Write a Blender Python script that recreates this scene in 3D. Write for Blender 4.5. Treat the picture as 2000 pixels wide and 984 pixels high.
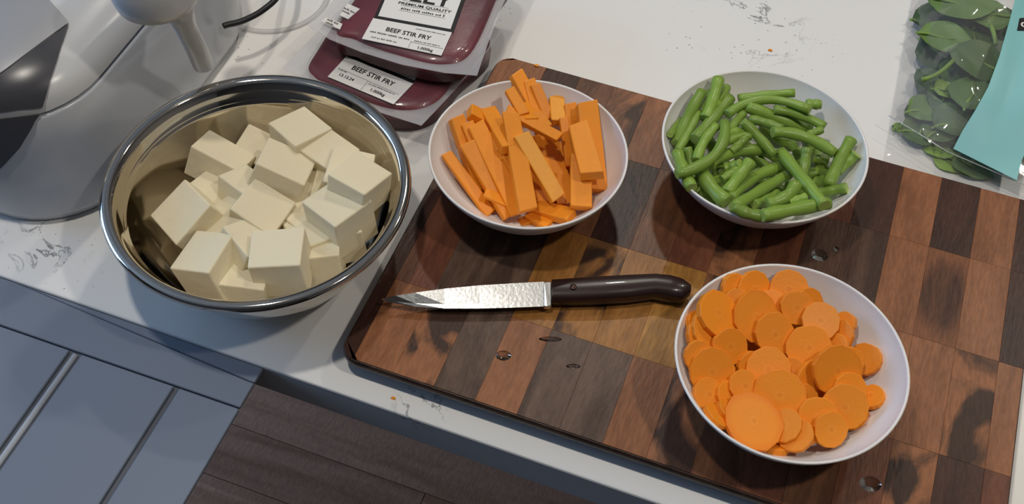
import bpy, bmesh, math, random
import numpy as np
from mathutils import Vector, Matrix
from mathutils.bvhtree import BVHTree

random.seed(7)
for o in list(bpy.data.objects):
    bpy.data.objects.remove(o)
scene = bpy.context.scene
COL = scene.collection

# ------------------------------------------------------------------ camera
F_PX, YAW, PITCH, ROLL = 2254.66, 0.3185, 0.6467, 0.0440
CAM = np.array([0.2415, -0.6778, 0.6762])
Rcam = (Matrix.Rotation(YAW, 3, 'Z') @ Matrix.Rotation(PITCH, 3, 'X') @ Matrix.Rotation(ROLL, 3, 'Z'))
RC = np.array(Rcam)
cd = bpy.data.cameras.new('camera')
cd.sensor_fit = 'HORIZONTAL'
cd.sensor_width = 36.0
cd.lens = F_PX / 2000.0 * 36.0
cd.clip_start = 0.01
cam = bpy.data.objects.new('camera', cd)
COL.objects.link(cam)
cam.matrix_world = Matrix.Translation(Vector(CAM)) @ Rcam.to_4x4()
scene.camera = cam

# ------------------------------------------------------------------ world, lamps, exposure
w = bpy.data.worlds.new('world')
scene.world = w
w.use_nodes = True
w.node_tree.nodes['Background'].inputs[0].default_value = (0.62, 0.70, 0.85, 1)
w.node_tree.nodes['Background'].inputs[1].default_value = 0.30

CEIL = 1.52
LAMP_W = 6.2
for (lx, ly, k) in ((-0.18, -0.33, 1.08), (0.90, -0.32, 1.08), (-0.12, 1.00, 1.15), (0.95, 1.00, 0.85)):
    ld = bpy.data.lights.new('ceiling_downlight', 'AREA')
    ld.shape = 'DISK'
    ld.size = 0.085
    ld.energy = LAMP_W * k
    ld.color = (1.0, 0.93, 0.82)
    lo = bpy.data.objects.new('ceiling_downlight', ld)
    COL.objects.link(lo)
    lo.location = (lx, ly, CEIL - 0.01)
# daylight through the window in the left wall
ld = bpy.data.lights.new('window_daylight', 'AREA')
ld.shape = 'RECTANGLE'
ld.size, ld.size_y = 1.6, 1.1
ld.energy = 33.0
ld.color = (0.36, 0.60, 1.0)
lo = bpy.data.objects.new('window_daylight', ld)
COL.objects.link(lo)
lo.location = (-2.35, -0.35, 0.75)
lo.rotation_euler = (Vector((-0.1, -0.2, 0)) - lo.location).to_track_quat('-Z', 'Y').to_euler()

vs = scene.view_settings
vs.view_transform = 'Standard'
vs.look = 'None'
vs.exposure = 0.0
vs.gamma = 1.0
vs.use_curve_mapping = False

# ------------------------------------------------------------------ helpers
ZC = -0.02          # countertop level (board top is z = 0)


def ray(px, py):
    d = RC @ np.array([(px - 1000) / F_PX, -(py - 492) / F_PX, -1.0])
    return d / np.linalg.norm(d)


def at(px, py, z):
    d = ray(px, py)
    t = (z - CAM[2]) / d[2]
    return Vector(CAM + t * d)


def proj(p):
    d = RC.T @ (np.array(p) - CAM)
    return 1000 + F_PX * d[0] / -d[2], 492 - F_PX * d[1] / -d[2]


def srgb(r, g, b):
    f = lambda c: (c / 255 / 12.92) if c / 255 <= 0.04045 else ((c / 255 + 0.055) / 1.055) ** 2.4
    return (f(r), f(g), f(b), 1.0)


def tag(o, label=None, cat=None, group=None, kind=None):
    if label: o['label'] = label
    if cat: o['category'] = cat
    if group: o['group'] = group
    if kind: o['kind'] = kind
    return o


def empty(name, loc):
    o = bpy.data.objects.new(name, None)
    COL.objects.link(o)
    o.location = loc
    o.empty_display_size = 0.02
    return o


def world_origin(o):
    v = Vector(o.location)
    while o.parent:
        o = o.parent
        v += Vector(o.location)
    return v


def mk(name, verts, faces, mats, parent=None, origin=None, smooth=False, fmat=None, bevel=0, seg=2, sub=0, autosmooth=None):
    """one mesh object; verts are world coordinates (un-rotated parents)"""
    if parent is not None:
        org = world_origin(parent)
    else:
        org = Vector(origin) if origin is not None else Vector((0, 0, 0))
    me = bpy.data.meshes.new(name)
    me.from_pydata([tuple(Vector(v) - org) for v in verts], [], faces)
    if not isinstance(mats, (list, tuple)):
        mats = [mats]
    for m in mats:
        me.materials.append(m)
    if fmat:
        for p, k in zip(me.polygons, fmat):
            p.material_index = k
    bm = bmesh.new()
    bm.from_mesh(me)
    bmesh.ops.recalc_face_normals(bm, faces=bm.faces)
    if bevel:
        bmesh.ops.bevel(bm, geom=[e for e in bm.edges if len(e.link_faces) == 2 and e.calc_face_angle(0) > 0.5],
                        offset=bevel, segments=seg, profile=0.5, affect='EDGES')
    bm.to_mesh(me)
    bm.free()
    if smooth:
        for p in me.polygons:
            p.use_smooth = True
    if autosmooth is not None:
        me.set_sharp_from_angle(angle=math.radians(autosmooth))
    o = bpy.data.objects.new(name, me)
    COL.objects.link(o)
    if parent is not None:
        o.parent = parent
    else:
        o.location = org
    if sub:
        md = o.modifiers.new('sub', 'SUBSURF')
        md.levels = md.render_levels = sub
    return o


def prism(poly, z0, z1):
    """poly: list of (x,y); returns verts, faces"""
    n = len(poly)
    v = [(x, y, z0) for x, y in poly] + [(x, y, z1) for x, y in poly]
    f = [list(range(n))[::-1], list(range(n, 2 * n))]
    f += [[i, (i + 1) % n, n + (i + 1) % n, n + i] for i in range(n)]
    return v, f


def box(x0, x1, y0, y1, z0, z1):
    return prism([(x0, y0), (x1, y0), (x1, y1), (x0, y1)], z0, z1)


def round_poly(x0, x1, y0, y1, r, n=6):
    P = []
    for cx, cy, a0 in ((x1 - r, y1 - r, 0), (x0 + r, y1 - r, 90), (x0 + r, y0 + r, 180), (x1 - r, y0 + r, 270)):
        for k in range(n + 1):
            a = math.radians(a0 + 90 * k / n)
            P.append((cx + r * math.cos(a), cy + r * math.sin(a)))
    return P


def lathe(profile, c, n=72, closed=False):
    """profile (r,z); revolve about vertical axis through c"""
    v, f = [], []
    rows = []
    for r, z in profile:
        if r < 1e-6:
            rows.append([len(v)])
            v.append((c[0], c[1], z))
        else:
            rows.append(list(range(len(v), len(v) + n)))
            v += [(c[0] + r * math.cos(2 * math.pi * k / n), c[1] + r * math.sin(2 * math.pi * k / n), z) for k in range(n)]
    for a, b in zip(rows[:-1], rows[1:]):
        for k in range(n):
            k2 = (k + 1) % n
            if len(a) == 1 and len(b) == 1: continue
            if len(a) == 1: f.append([a[0], b[k], b[k2]])
            elif len(b) == 1: f.append([a[k], a[k2], b[0]])
            else: f.append([a[k], a[k2], b[k2], b[k]])
    return v, f


def tube(pts, radii, n=12, caps=True, flat=1.0):
    """tube along 3D points; returns verts, faces, number of side faces"""
    pts = [Vector(p) for p in pts]
    v, f = [], []
    up = Vector((0, 0, 1))
    for i, p in enumerate(pts):
        t = (pts[min(i + 1, len(pts) - 1)] - pts[max(i - 1, 0)]).normalized()
        s = t.cross(up)
        if s.length < 1e-4: s = Vector((1, 0, 0))
        s.normalize()
        u = s.cross(t).normalized()
        r = radii[i] if hasattr(radii, '__len__') else radii
        for k in range(n):
            a = 2 * math.pi * k / n
            v.append(p + s * (r * math.cos(a)) + u * (r * flat * math.sin(a)))
    for i in range(len(pts) - 1):
        for k in range(n):
            k2 = (k + 1) % n
            f.append([i * n + k, i * n + k2, (i + 1) * n + k2, (i + 1) * n + k])
    ns = len(f)
    if caps:
        f.append(list(range(n))[::-1])
        f.append([(len(pts) - 1) * n + k for k in range(n)])
    return v, f, ns


def bez(p0, p1, p2, n):
    """quadratic through mid point p1"""
    c = 2 * p1 - 0.5 * p0 - 0.5 * p2
    return [(1 - t) ** 2 * p0 + 2 * t * (1 - t) * c + t * t * p2 for t in [i / (n - 1) for i in range(n)]]


# ------------------------------------------------------------------ materials
def new_mat(name):
    m = bpy.data.materials.new(name)
    m.use_nodes = True
    return m, m.node_tree, m.node_tree.nodes['Principled BSDF']


def N(nt, t, **kw):
    n = nt.nodes.new(t)
    for k, v in kw.items():
        setattr(n, k, v)
    return n


def plain(name, col, rough=0.5, metal=0.0, spec=0.5, coat=0.0, bump=0.0, bscale=60.0, var=0.0, vscale=20.0, sss=0.0, trans=0.0, ior=1.45, aniso=0):
    m, nt, b = new_mat(name)
    b.inputs['Base Color'].default_value = col
    b.inputs['Roughness'].default_value = rough
    b.inputs['Metallic'].default_value = metal
    b.inputs['Specular IOR Level'].default_value = spec
    b.inputs['Coat Weight'].default_value = coat
    b.inputs['Transmission Weight'].default_value = trans
    b.inputs['IOR'].default_value = ior
    if sss:
        b.inputs['Subsurface Weight'].default_value = sss
        b.inputs['Subsurface Radius'].default_value = (0.01, 0.006, 0.003)
        b.inputs['Subsurface Scale'].default_value = 0.5
    tc = None
    if var or bump:
        tc = N(nt, 'ShaderNodeTexCoord')
    if var:
        no = N(nt, 'ShaderNodeTexNoise')
        no.inputs['Scale'].default_value = vscale
        no.inputs['Detail'].default_value = 4
        nt.links.new(tc.outputs['Object'], no.inputs['Vector'])
        oi = N(nt, 'ShaderNodeObjectInfo')
        ad = N(nt, 'ShaderNodeMath', operation='ADD')
        nt.links.new(no.outputs['Fac'], ad.inputs[0])
        nt.links.new(oi.outputs['Random'], ad.inputs[1])
        mr = N(nt, 'ShaderNodeMapRange')
        mr.inputs['From Min'].default_value = 0.2
        mr.inputs['From Max'].default_value = 1.8
        mr.inputs['To Min'].default_value = 1 - var
        mr.inputs['To Max'].default_value = 1 + var
        nt.links.new(ad.outputs[0], mr.inputs['Value'])
        mx = N(nt, 'ShaderNodeMix', data_type='RGBA', blend_type='MULTIPLY')
        mx.inputs[0].default_value = 1
        mx.inputs[6].default_value = col
        cb = N(nt, 'ShaderNodeCombineColor')
        for k in range(3): nt.links.new(mr.outputs[0], cb.inputs[k])
        nt.links.new(cb.outputs[0], mx.inputs[7])
        nt.links.new(mx.outputs[2], b.inputs['Base Color'])
    if bump:
        no2 = N(nt, 'ShaderNodeTexNoise')
        no2.inputs['Scale'].default_value = bscale
        no2.inputs['Detail'].default_value = 6
        nt.links.new(tc.outputs['Object'], no2.inputs['Vector'])
        bp = N(nt, 'ShaderNodeBump')
        bp.inputs['Strength'].default_value = bump
        bp.inputs['Distance'].default_value = 0.002
        nt.links.new(no2.outputs['Fac'], bp.inputs['Height'])
        nt.links.new(bp.outputs[0], b.inputs['Normal'])
    return m


def wood(name, c1, c2, rough=0.42, contrast=(0.38, 0.62), stretch=(1, 0.18, 1), scale=55, ring=0.0, knot=False):
    m, nt, b = new_mat(name)
    tc = N(nt, 'ShaderNodeTexCoord')
    oi = N(nt, 'ShaderNodeObjectInfo')
    ml = N(nt, 'ShaderNodeVectorMath', operation='SCALE')
    ml.inputs['Scale'].default_value = 7.3
    cbx = N(nt, 'ShaderNodeCombineXYZ')
    for k in range(3): nt.links.new(oi.outputs['Random'], cbx.inputs[k])
    nt.links.new(cbx.outputs[0], ml.inputs[0])
    ad = N(nt, 'ShaderNodeVectorMath', operation='ADD')
    nt.links.new(tc.outputs['Object'], ad.inputs[0])
    nt.links.new(ml.outputs[0], ad.inputs[1])
    mp = N(nt, 'ShaderNodeMapping')
    mp.inputs['Scale'].default_value = stretch
    nt.links.new(ad.outputs[0], mp.inputs[0])
    n1 = N(nt, 'ShaderNodeTexNoise')
    n1.inputs['Scale'].default_value = scale
    n1.inputs['Detail'].default_value = 5
    n1.inputs['Distortion'].default_value = 1.2
    nt.links.new(mp.outputs[0], n1.inputs['Vector'])
    mr = N(nt, 'ShaderNodeMapRange')
    mr.inputs['From Min'].default_value, mr.inputs['From Max'].default_value = contrast
    nt.links.new(n1.outputs['Fac'], mr.inputs['Value'])
    fac = mr.outputs[0]
    if knot:
        ln = N(nt, 'ShaderNodeMapping')
        ln.inputs['Scale'].default_value = (46, 22, 0)
        nt.links.new(tc.outputs['Object'], ln.inputs[0])
        le = N(nt, 'ShaderNodeVectorMath', operation='LENGTH')
        nt.links.new(ln.outputs[0], le.inputs[0])
        m2 = N(nt, 'ShaderNodeMapRange')
        m2.inputs['From Min'].default_value, m2.inputs['From Max'].default_value = 0.55, 1.0
        nt.links.new(le.outputs['Value'], m2.inputs['Value'])
        mm = N(nt, 'ShaderNodeMath', operation='MULTIPLY_ADD')
        mm.inputs[1].default_value = 0.45
        nt.links.new(fac, mm.inputs[0])
        nt.links.new(m2.outputs[0], mm.inputs[2])
        fac = mm.outputs[0]
    mx = N(nt, 'ShaderNodeMix', data_type='RGBA')
    mx.clamp_factor = True
    mx.inputs[6].default_value = c1
    mx.inputs[7].default_value = c2
    nt.links.new(fac, mx.inputs[0])
    # fine end-grain fibre
    n2 = N(nt, 'ShaderNodeTexNoise')
    n2.inputs['Scale'].default_value = 420
    n2.inputs['Detail'].default_value = 3
    mp2 = N(nt, 'ShaderNodeMapping')
    mp2.inputs['Scale'].default_value = (1, 0.25, 1)
    nt.links.new(ad.outputs[0], mp2.inputs[0])
    nt.links.new(mp2.outputs[0], n2.inputs['Vector'])
    m3 = N(nt, 'ShaderNodeMapRange')
    m3.inputs['From Min'].default_value, m3.inputs['From Max'].default_value = 0.3, 0.7
    m3.inputs['To Min'].default_value, m3.inputs['To Max'].default_value = 0.80, 1.12
    nt.links.new(n2.outputs['Fac'], m3.inputs['Value'])
    cb = N(nt, 'ShaderNodeCombineColor')
    for k in range(3): nt.links.new(m3.outputs[0], cb.inputs[k])
    mu = N(nt, 'ShaderNodeMix', data_type='RGBA', blend_type='MULTIPLY')
    mu.inputs[0].default_value = 1
    nt.links.new(mx.outputs[2], mu.inputs[6])
    nt.links.new(cb.outputs[0], mu.inputs[7])
    nt.links.new(mu.outputs[2], b.inputs['Base Color'])
    b.inputs['Roughness'].default_value = rough
    b.inputs['Specular IOR Level'].default_value = 0.28
    bp = N(nt, 'ShaderNodeBump')
    bp.inputs['Strength'].default_value = 0.22
    bp.inputs['Distance'].default_value = 0.001
    nt.links.new(n2.outputs['Fac'], bp.inputs['Height'])
    nt.links.new(bp.outputs[0], b.inputs['Normal'])
    return m


def quartz():
    m, nt, b = new_mat('white_quartz')
    tc = N(nt, 'ShaderNodeTexCoord')
    # thin broken veins
    n1 = N(nt, 'ShaderNodeTexNoise')
    n1.inputs['Scale'].default_value = 16.0
    n1.inputs['Detail'].default_value = 7
    n1.inputs['Roughness'].default_value = 0.62
    n1.inputs['Distortion'].default_value = 0.9
    nt.links.new(tc.outputs['Object'], n1.inputs['Vector'])
    s = N(nt, 'ShaderNodeMath', operation='SUBTRACT')
    s.inputs[1].default_value = 0.5
    nt.links.new(n1.outputs['Fac'], s.inputs[0])
    a = N(nt, 'ShaderNodeMath', operation='ABSOLUTE')
    nt.links.new(s.outputs[0], a.inputs[0])
    r = N(nt, 'ShaderNodeMapRange')
    r.inputs['From Min'].default_value, r.inputs['From Max'].default_value = 0.0, 0.012
    r.inputs['To Min'].default_value, r.inputs['To Max'].default_value = 1, 0
    nt.links.new(a.outputs[0], r.inputs['Value'])
    def patches(spots):
        last = None
        for (px, py, rad) in spots:
            p = at(px, py, ZC) - Vector((0, 0.2, -0.053))
            dn = N(nt, 'ShaderNodeVectorMath', operation='DISTANCE')
            dn.inputs[1].default_value = p
            nt.links.new(tc.outputs['Object'], dn.inputs[0])
            mr = N(nt, 'ShaderNodeMapRange')
            mr.inputs['From Min'].default_value, mr.inputs['From Max'].default_value = rad * 0.35, rad
            mr.inputs['To Min'].default_value, mr.inputs['To Max'].default_value = 1, 0
            nt.links.new(dn.outputs['Value'], mr.inputs['Value'])
            if last is None: last = mr
            else:
                mxn = N(nt, 'ShaderNodeMath', operation='MAXIMUM')
                nt.links.new(last.outputs[0], mxn.inputs[0])
                nt.links.new(mr.outputs[0], mxn.inputs[1])
                last = mxn
        return last
    r2 = patches([(95, 470, 0.040), (822, 795, 0.022), (1470, 50, 0.06)])
    mu = N(nt, 'ShaderNodeMath', operation='MULTIPLY')
    nt.links.new(r.outputs[0], mu.inputs[0])
    nt.links.new(r2.outputs[0], mu.inputs[1])
    # specks
    vo = N(nt, 'ShaderNodeTexVoronoi')
    vo.inputs['Scale'].default_value = 130
    nt.links.new(tc.outputs['Object'], vo.inputs['Vector'])
    r3 = N(nt, 'ShaderNodeMapRange')
    r3.inputs['From Min'].default_value, r3.inputs['From Max'].default_value = 0.06, 0.10
    r3.inputs['To Min'].default_value, r3.inputs['To Max'].default_value = 1, 0
    nt.links.new(vo.outputs['Distance'], r3.inputs['Value'])
    r4 = patches([(1450, 55, 0.075), (1560, 100, 0.05), (500, 80, 0.06), (110, 520, 0.05), (1330, 90, 0.03), (980, 20, 0.03)])
    mu2 = N(nt, 'ShaderNodeMath', operation='MULTIPLY')
    nt.links.new(r3.outputs[0], mu2.inputs[0])
    nt.links.new(r4.outputs[0], mu2.inputs[1])
    mxm = N(nt, 'ShaderNodeMath', operation='MAXIMUM')
    nt.links.new(mu.outputs[0], mxm.inputs[0])
    nt.links.new(mu2.outputs[0], mxm.inputs[1])
    mx = N(nt, 'ShaderNodeMix', data_type='RGBA')
    mx.inputs[6].default_value = (0.80, 0.79, 0.77, 1)
    mx.inputs[7].default_value = (0.16, 0.16, 0.17, 1)
    nt.links.new(mxm.outputs[0], mx.inputs[0])
    nt.links.new(mx.outputs[2], b.inputs['Base Color'])
    b.inputs['Roughness'].default_value = 0.33
    b.inputs['Specular IOR Level'].default_value = 0.4
    return m


def film_mat(name, haze=0.10, tint=(0.9, 0.92, 0.95, 1), rough=0.08, gl=0.10, bump=0.5, bscale=30):
    """thin clear plastic: see-through with a sheen and a little milky haze"""
    m, nt, b = new_mat(name)
    nt.nodes.remove(b)
    out = nt.nodes['Material Output']
    tr = N(nt, 'ShaderNodeBsdfTransparent')
    tr.inputs[0].default_value = (0.99, 0.99, 0.99, 1)
    df = N(nt, 'ShaderNodeBsdfDiffuse')
    df.inputs[0].default_value = tint
    g = N(nt, 'ShaderNodeBsdfGlossy')
    g.inputs['Roughness'].default_value = rough
    m1 = N(nt, 'ShaderNodeMixShader')
    m1.inputs[0].default_value = haze
    nt.links.new(tr.outputs[0], m1.inputs[1])
    nt.links.new(df.outputs[0], m1.inputs[2])
    fr = N(nt, 'ShaderNodeLayerWeight')
    pwn = N(nt, 'ShaderNodeMath', operation='POWER')
    pwn.inputs[1].default_value = 4.0
    nt.links.new(fr.outputs['Facing'], pwn.inputs[0])
    ad = N(nt, 'ShaderNodeMath', operation='MULTIPLY_ADD')
    ad.inputs[1].default_value = 0.6
    ad.inputs[2].default_value = gl
    nt.links.new(pwn.outputs[0], ad.inputs[0])
    m2 = N(nt, 'ShaderNodeMixShader')
    nt.links.new(ad.outputs[0], m2.inputs[0])
    nt.links.new(m1.outputs[0], m2.inputs[1])
    nt.links.new(g.outputs[0], m2.inputs[2])
    nt.links.new(m2.outputs[0], out.inputs[0])
    tc = N(nt, 'ShaderNodeTexCoord')
    no = N(nt, 'ShaderNodeTexNoise')
    no.inputs['Scale'].default_value = bscale
    no.inputs['Detail'].default_value = 2
    no.inputs['Distortion'].default_value = 0.6
    nt.links.new(tc.outputs['Object'], no.inputs['Vector'])
    bp = N(nt, 'ShaderNodeBump')
    bp.inputs['Strength'].default_value = bump
    bp.inputs['Distance'].default_value = 0.01
    nt.links.new(no.outputs['Fac'], bp.inputs['Height'])
    for x in (df, g, fr):
        nt.links.new(bp.outputs[0], x.inputs['Normal'])
    return m


def carrot_disc_mat():
    m, nt, b = new_mat('carrot_flesh_rings')
    tc = N(nt, 'ShaderNodeTexCoord')
    mp = N(nt, 'ShaderNodeMapping')
    mp.inputs['Scale'].default_value = (1, 1, 0)
    nt.links.new(tc.outputs['Object'], mp.inputs[0])
    le = N(nt, 'ShaderNodeVectorMath', operation='LENGTH')
    nt.links.new(mp.outputs[0], le.inputs[0])
    no = N(nt, 'ShaderNodeTexNoise')
    no.inputs['Scale'].default_value = 500
    nt.links.new(tc.outputs['Object'], no.inputs['Vector'])
    ad = N(nt, 'ShaderNodeMath', operation='MULTIPLY_ADD')
    ad.inputs[1].default_value = 0.0015
    nt.links.new(no.outputs['Fac'], ad.inputs[0])
    nt.links.new(le.outputs['Value'], ad.inputs[2])
    cr = N(nt, 'ShaderNodeValToRGB')
    e = cr.color_ramp.elements
    e[0].position, e[0].color = 0.0, (0.76, 0.22, 0.014, 1)
    e[1].position, e[1].color = 1.0, (0.80, 0.22, 0.010, 1)
    for p, c in ((0.09, (0.80, 0.25, 0.018, 1)), (0.16, (0.86, 0.305, 0.028, 1)), (0.22, (0.84, 0.275, 0.018, 1)), (0.75, (0.85, 0.275, 0.016, 1))):
        k = e.new(p); k.color = c
    mr = N(nt, 'ShaderNodeMapRange')
    mr.inputs['From Max'].default_value = 0.02
    nt.links.new(ad.outputs[0], mr.inputs['Value'])
    nt.links.new(mr.outputs[0], cr.inputs[0])
    oi = N(nt, 'ShaderNodeObjectInfo')
    hs = N(nt, 'ShaderNodeHueSaturation')
    m4 = N(nt, 'ShaderNodeMapRange')
    m4.inputs['To Min'].default_value, m4.inputs['To Max'].default_value = 0.92, 1.08
    nt.links.new(oi.outputs['Random'], m4.inputs['Value'])
    nt.links.new(m4.outputs[0], hs.inputs['Value'])
    nt.links.new(cr.outputs[0], hs.inputs['Color'])
    nt.links.new(hs.outputs[0], b.inputs['Base Color'])
    b.inputs['Roughness'].default_value = 0.42
    b.inputs['Specular IOR Level'].default_value = 0.35
    b.inputs['Subsurface Weight'].default_value = 0.15
    b.inputs['Subsurface Radius'].default_value = (0.006, 0.002, 0.0005)
    b.inputs['Subsurface Scale'].default_value = 0.5
    bp = N(nt, 'ShaderNodeBump')
    bp.inputs['Strength'].default_value = 0.12
    bp.inputs['Distance'].default_value = 0.001
    nt.links.new(no.outputs['Fac'], bp.inputs['Height'])
    nt.links.new(bp.outputs[0], b.inputs['Normal'])
    return m


M = {}
M['quartz'] = quartz()
M['shaded_white'] = plain('shaded_white_paint', (0.165, 0.195, 0.25, 1), 0.45)  # darkened blue-grey: the shade over the cabinet is put into the colour
M['wall'] = plain('wall_paint', (0.36, 0.31, 0.26, 1), 0.8, var=0.03)
M['darkwall'] = plain('low_bounce_wall', (0.09, 0.085, 0.085, 1), 0.8)  # dark so the unseen front wall throws little light onto the counter front
M['ceiling'] = plain('ceiling_paint', (0.60, 0.58, 0.55, 1), 0.8)
M['ceramic'] = plain('white_glazed_ceramic', (0.80, 0.78, 0.76, 1), 0.28, spec=0.45)
M['steel'] = plain('polished_steel', (0.74, 0.69, 0.61, 1), 0.075, metal=1.0, bump=0.02, bscale=25)
M['blade'] = plain('brushed_blade_steel', (0.66, 0.66, 0.65, 1), 0.30, metal=1.0, bump=0.07, bscale=420)
M['tofu'] = plain('cream_tofu', (0.77, 0.685, 0.49, 1), 0.55, spec=0.3, bump=0.22, bscale=170, sss=0.25, var=0.05)
M['carrot'] = plain('carrot_flesh', (0.86, 0.29, 0.018, 1), 0.42, spec=0.35, bump=0.12, bscale=300, var=0.14, vscale=60, sss=0.12)
M['carrot_core'] = plain('carrot_core', (0.85, 0.36, 0.035, 1), 0.42, spec=0.35, bump=0.1, bscale=300)
M['disc'] = carrot_disc_mat()
M['bean'] = plain('green_bean_skin', (0.215, 0.345, 0.055, 1), 0.33, spec=0.45, var=0.30, vscale=30, bump=0.1, bscale=120)
M['bean_end'] = plain('green_bean_cut_end', (0.34, 0.47, 0.10, 1), 0.45)
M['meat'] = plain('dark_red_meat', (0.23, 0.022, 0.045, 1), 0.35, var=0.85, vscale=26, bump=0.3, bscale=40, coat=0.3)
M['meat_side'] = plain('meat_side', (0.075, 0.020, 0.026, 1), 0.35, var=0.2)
M['film'] = film_mat('vacuum_film', haze=0.28, tint=(0.80, 0.80, 0.84, 1), gl=0.05, rough=0.15, bump=0.12)
M['film_over'] = film_mat('vacuum_film_over_meat', haze=0.04, tint=(0.75, 0.72, 0.74, 1), gl=0.03, rough=0.12, bump=0.2)
M['bagfilm'] = film_mat('clear_bag_film', haze=0.06, tint=(0.88, 0.89, 0.89, 1), gl=0.04, rough=0.06, bump=0.35, bscale=16)
M['paper'] = plain('white_label_paper', (0.80, 0.79, 0.77, 1), 0.5)
M['ink'] = plain('black_ink', (0.012, 0.012, 0.014, 1), 0.5)
M['greyink'] = plain('grey_ink', (0.22, 0.22, 0.22, 1), 0.5)
M['teal'] = plain('teal_label_print', srgb(134, 196, 198), 0.45)
M['shell'] = plain('white_plastic_shell', (0.50, 0.525, 0.57, 1), 0.22, spec=0.5)
M['lidplastic'] = plain('white_plastic_lid', (0.60, 0.61, 0.63, 1), 0.25)
M['greyplastic'] = plain('satin_grey_plastic', (0.45, 0.45, 0.46, 1), 0.32, metal=0.35)
M['darkplastic'] = plain('dark_grey_plastic', (0.055, 0.055, 0.065, 1), 0.28)
M['black'] = plain('black_rubber', (0.012, 0.012, 0.014, 1), 0.4)
M['faintring'] = film_mat('faint_grey_ring', haze=0.16, tint=(0.5, 0.5, 0.5, 1), gl=0.0, rough=0.5, bump=0)
M['leafs'] = [plain('spinach_leaf_%d' % i, c, 0.45, var=0.3, vscale=60, bump=0.2, bscale=60) for i, c in enumerate(
    ((0.075, 0.145, 0.045, 1), (0.125, 0.215, 0.060, 1), (0.045, 0.090, 0.036, 1), (0.21, 0.34, 0.055, 1)))]
M['stem'] = plain('spinach_stem', (0.20, 0.32, 0.06, 1), 0.45)
M['water'] = plain('water', (0.95, 0.9, 0.85, 1), 0.02, trans=1.0, ior=1.33)
M['handle'] = plain('dark_stained_handle', (0.030, 0.013, 0.011, 1), 0.30, var=0.4, vscale=40, coat=0.25)
M['rivet'] = plain('dark_rivet', (0.07, 0.035, 0.03, 1), 0.3, metal=0.6)

# ------------------------------------------------------------------ room shell
def struct(name, v, f, mat):
    o = mk(name, v, f, mat)
    o['kind'] = 'structure'
    return o


ZF = -0.92
X0, X1, Y0, Y1 = -2.6, 2.6, -2.4, 2.6
floor = struct('floor', *box(X0, X1, Y0, Y1, ZF - 0.05, ZF - 0.006), plain('floor_gap_dark', (0.01, 0.007, 0.006, 1), 0.8))
FW = [wood('floor_board_wood_%d' % i, c1, c2, 0.5, stretch=(0.12, 1, 1), scale=22) for i, (c1, c2) in enumerate(
    (((0.52, 0.25, 0.145, 1), (0.72, 0.38, 0.235, 1)), ((0.45, 0.21, 0.125, 1), (0.64, 0.33, 0.205, 1))))]
pw = 0.088
k = 0
yy = -0.62
while yy < 0.72:
    xs = [X0, -1.35 + 0.37 * (k % 3), -0.1 + 0.29 * ((k * 2) % 4), 1.15 + 0.2 * (k % 2), X1]
    for j in range(4):
        v, f = box(xs[j] + 0.0006, xs[j + 1] - 0.0006, yy + 0.0006, yy + pw - 0.0006, ZF - 0.006, ZF)
        mk('plank', v, f, FW[(k + j) % 2], parent=floor)
    yy += pw
    k += 1
struct('ceiling', *box(X0, X1, Y0, Y1, CEIL, CEIL + 0.05), M['ceiling'])
struct('wall_back', *box(X0, X1, Y1, Y1 + 0.05, ZF, CEIL), M['wall'])
struct('wall_right', *box(X1, X1 + 0.05, Y0, Y1, ZF, CEIL), M['wall'])
struct('wall_left', *box(X0 - 0.05, X0, Y0, Y1, ZF, CEIL), M['wall'])
struct('wall_front', *box(X0, X1, Y0 - 0.05, Y0, ZF, CEIL), M['darkwall'])

# countertop
YE = -0.336
v, f = box(-1.25, 1.45, YE, 0.80, -0.053, ZC)
ct = mk('countertop', v, f, M['quartz'], origin=(0, 0.2, -0.053), bevel=0.0018, seg=2)
tag(ct, 'white quartz countertop with thin grey veins and dark specks', 'countertop')
v, f = box(-1.2, 1.4, 0.30, 0.78, ZF, -0.053)
ib = mk('island_base', v, f, M['shaded_white'], origin=(0, 0.5, ZF))
tag(ib, 'white base carrying the back of the countertop', 'cabinet')

# white panelled unit below the counter edge, left; its shade is painted in
cab = empty('base_cabinet', (-0.40, -0.5, ZF))
tag(cab, 'white panelled cabinet with painted-in shade and grooves against the counter front edge', 'cabinet')
zt, zb = ZC - 0.0012, ZC - 0.0045


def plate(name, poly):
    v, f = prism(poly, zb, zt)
    return mk(name, v, f, M['shaded_white'], parent=cab, bevel=0.0006, seg=1)


XR = -0.0505
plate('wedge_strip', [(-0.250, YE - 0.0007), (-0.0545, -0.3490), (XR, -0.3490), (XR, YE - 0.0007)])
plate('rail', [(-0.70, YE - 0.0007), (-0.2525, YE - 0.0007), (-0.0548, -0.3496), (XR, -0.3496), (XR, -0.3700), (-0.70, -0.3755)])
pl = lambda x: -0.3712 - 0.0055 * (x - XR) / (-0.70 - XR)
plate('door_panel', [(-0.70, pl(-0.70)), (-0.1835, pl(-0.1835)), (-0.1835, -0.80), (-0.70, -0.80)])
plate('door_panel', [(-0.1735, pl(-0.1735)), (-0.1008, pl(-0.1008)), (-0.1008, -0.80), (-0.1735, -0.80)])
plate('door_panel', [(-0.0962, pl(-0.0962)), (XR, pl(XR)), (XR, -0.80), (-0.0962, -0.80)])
v, f = box(-0.70, XR - 0.0015, -0.80, YE - 0.001, zb - 0.001, zb - 0.0001)
mk('back_sheet', v, f, plain('groove_grey', (0.10, 0.115, 0.15, 1), 0.5), parent=cab)
v, f = tube([(-0.1785, -0.3735, zb + 0.001), (-0.1785, -0.80, zb + 0.001)], 0.0022, n=10)[:2]
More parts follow.
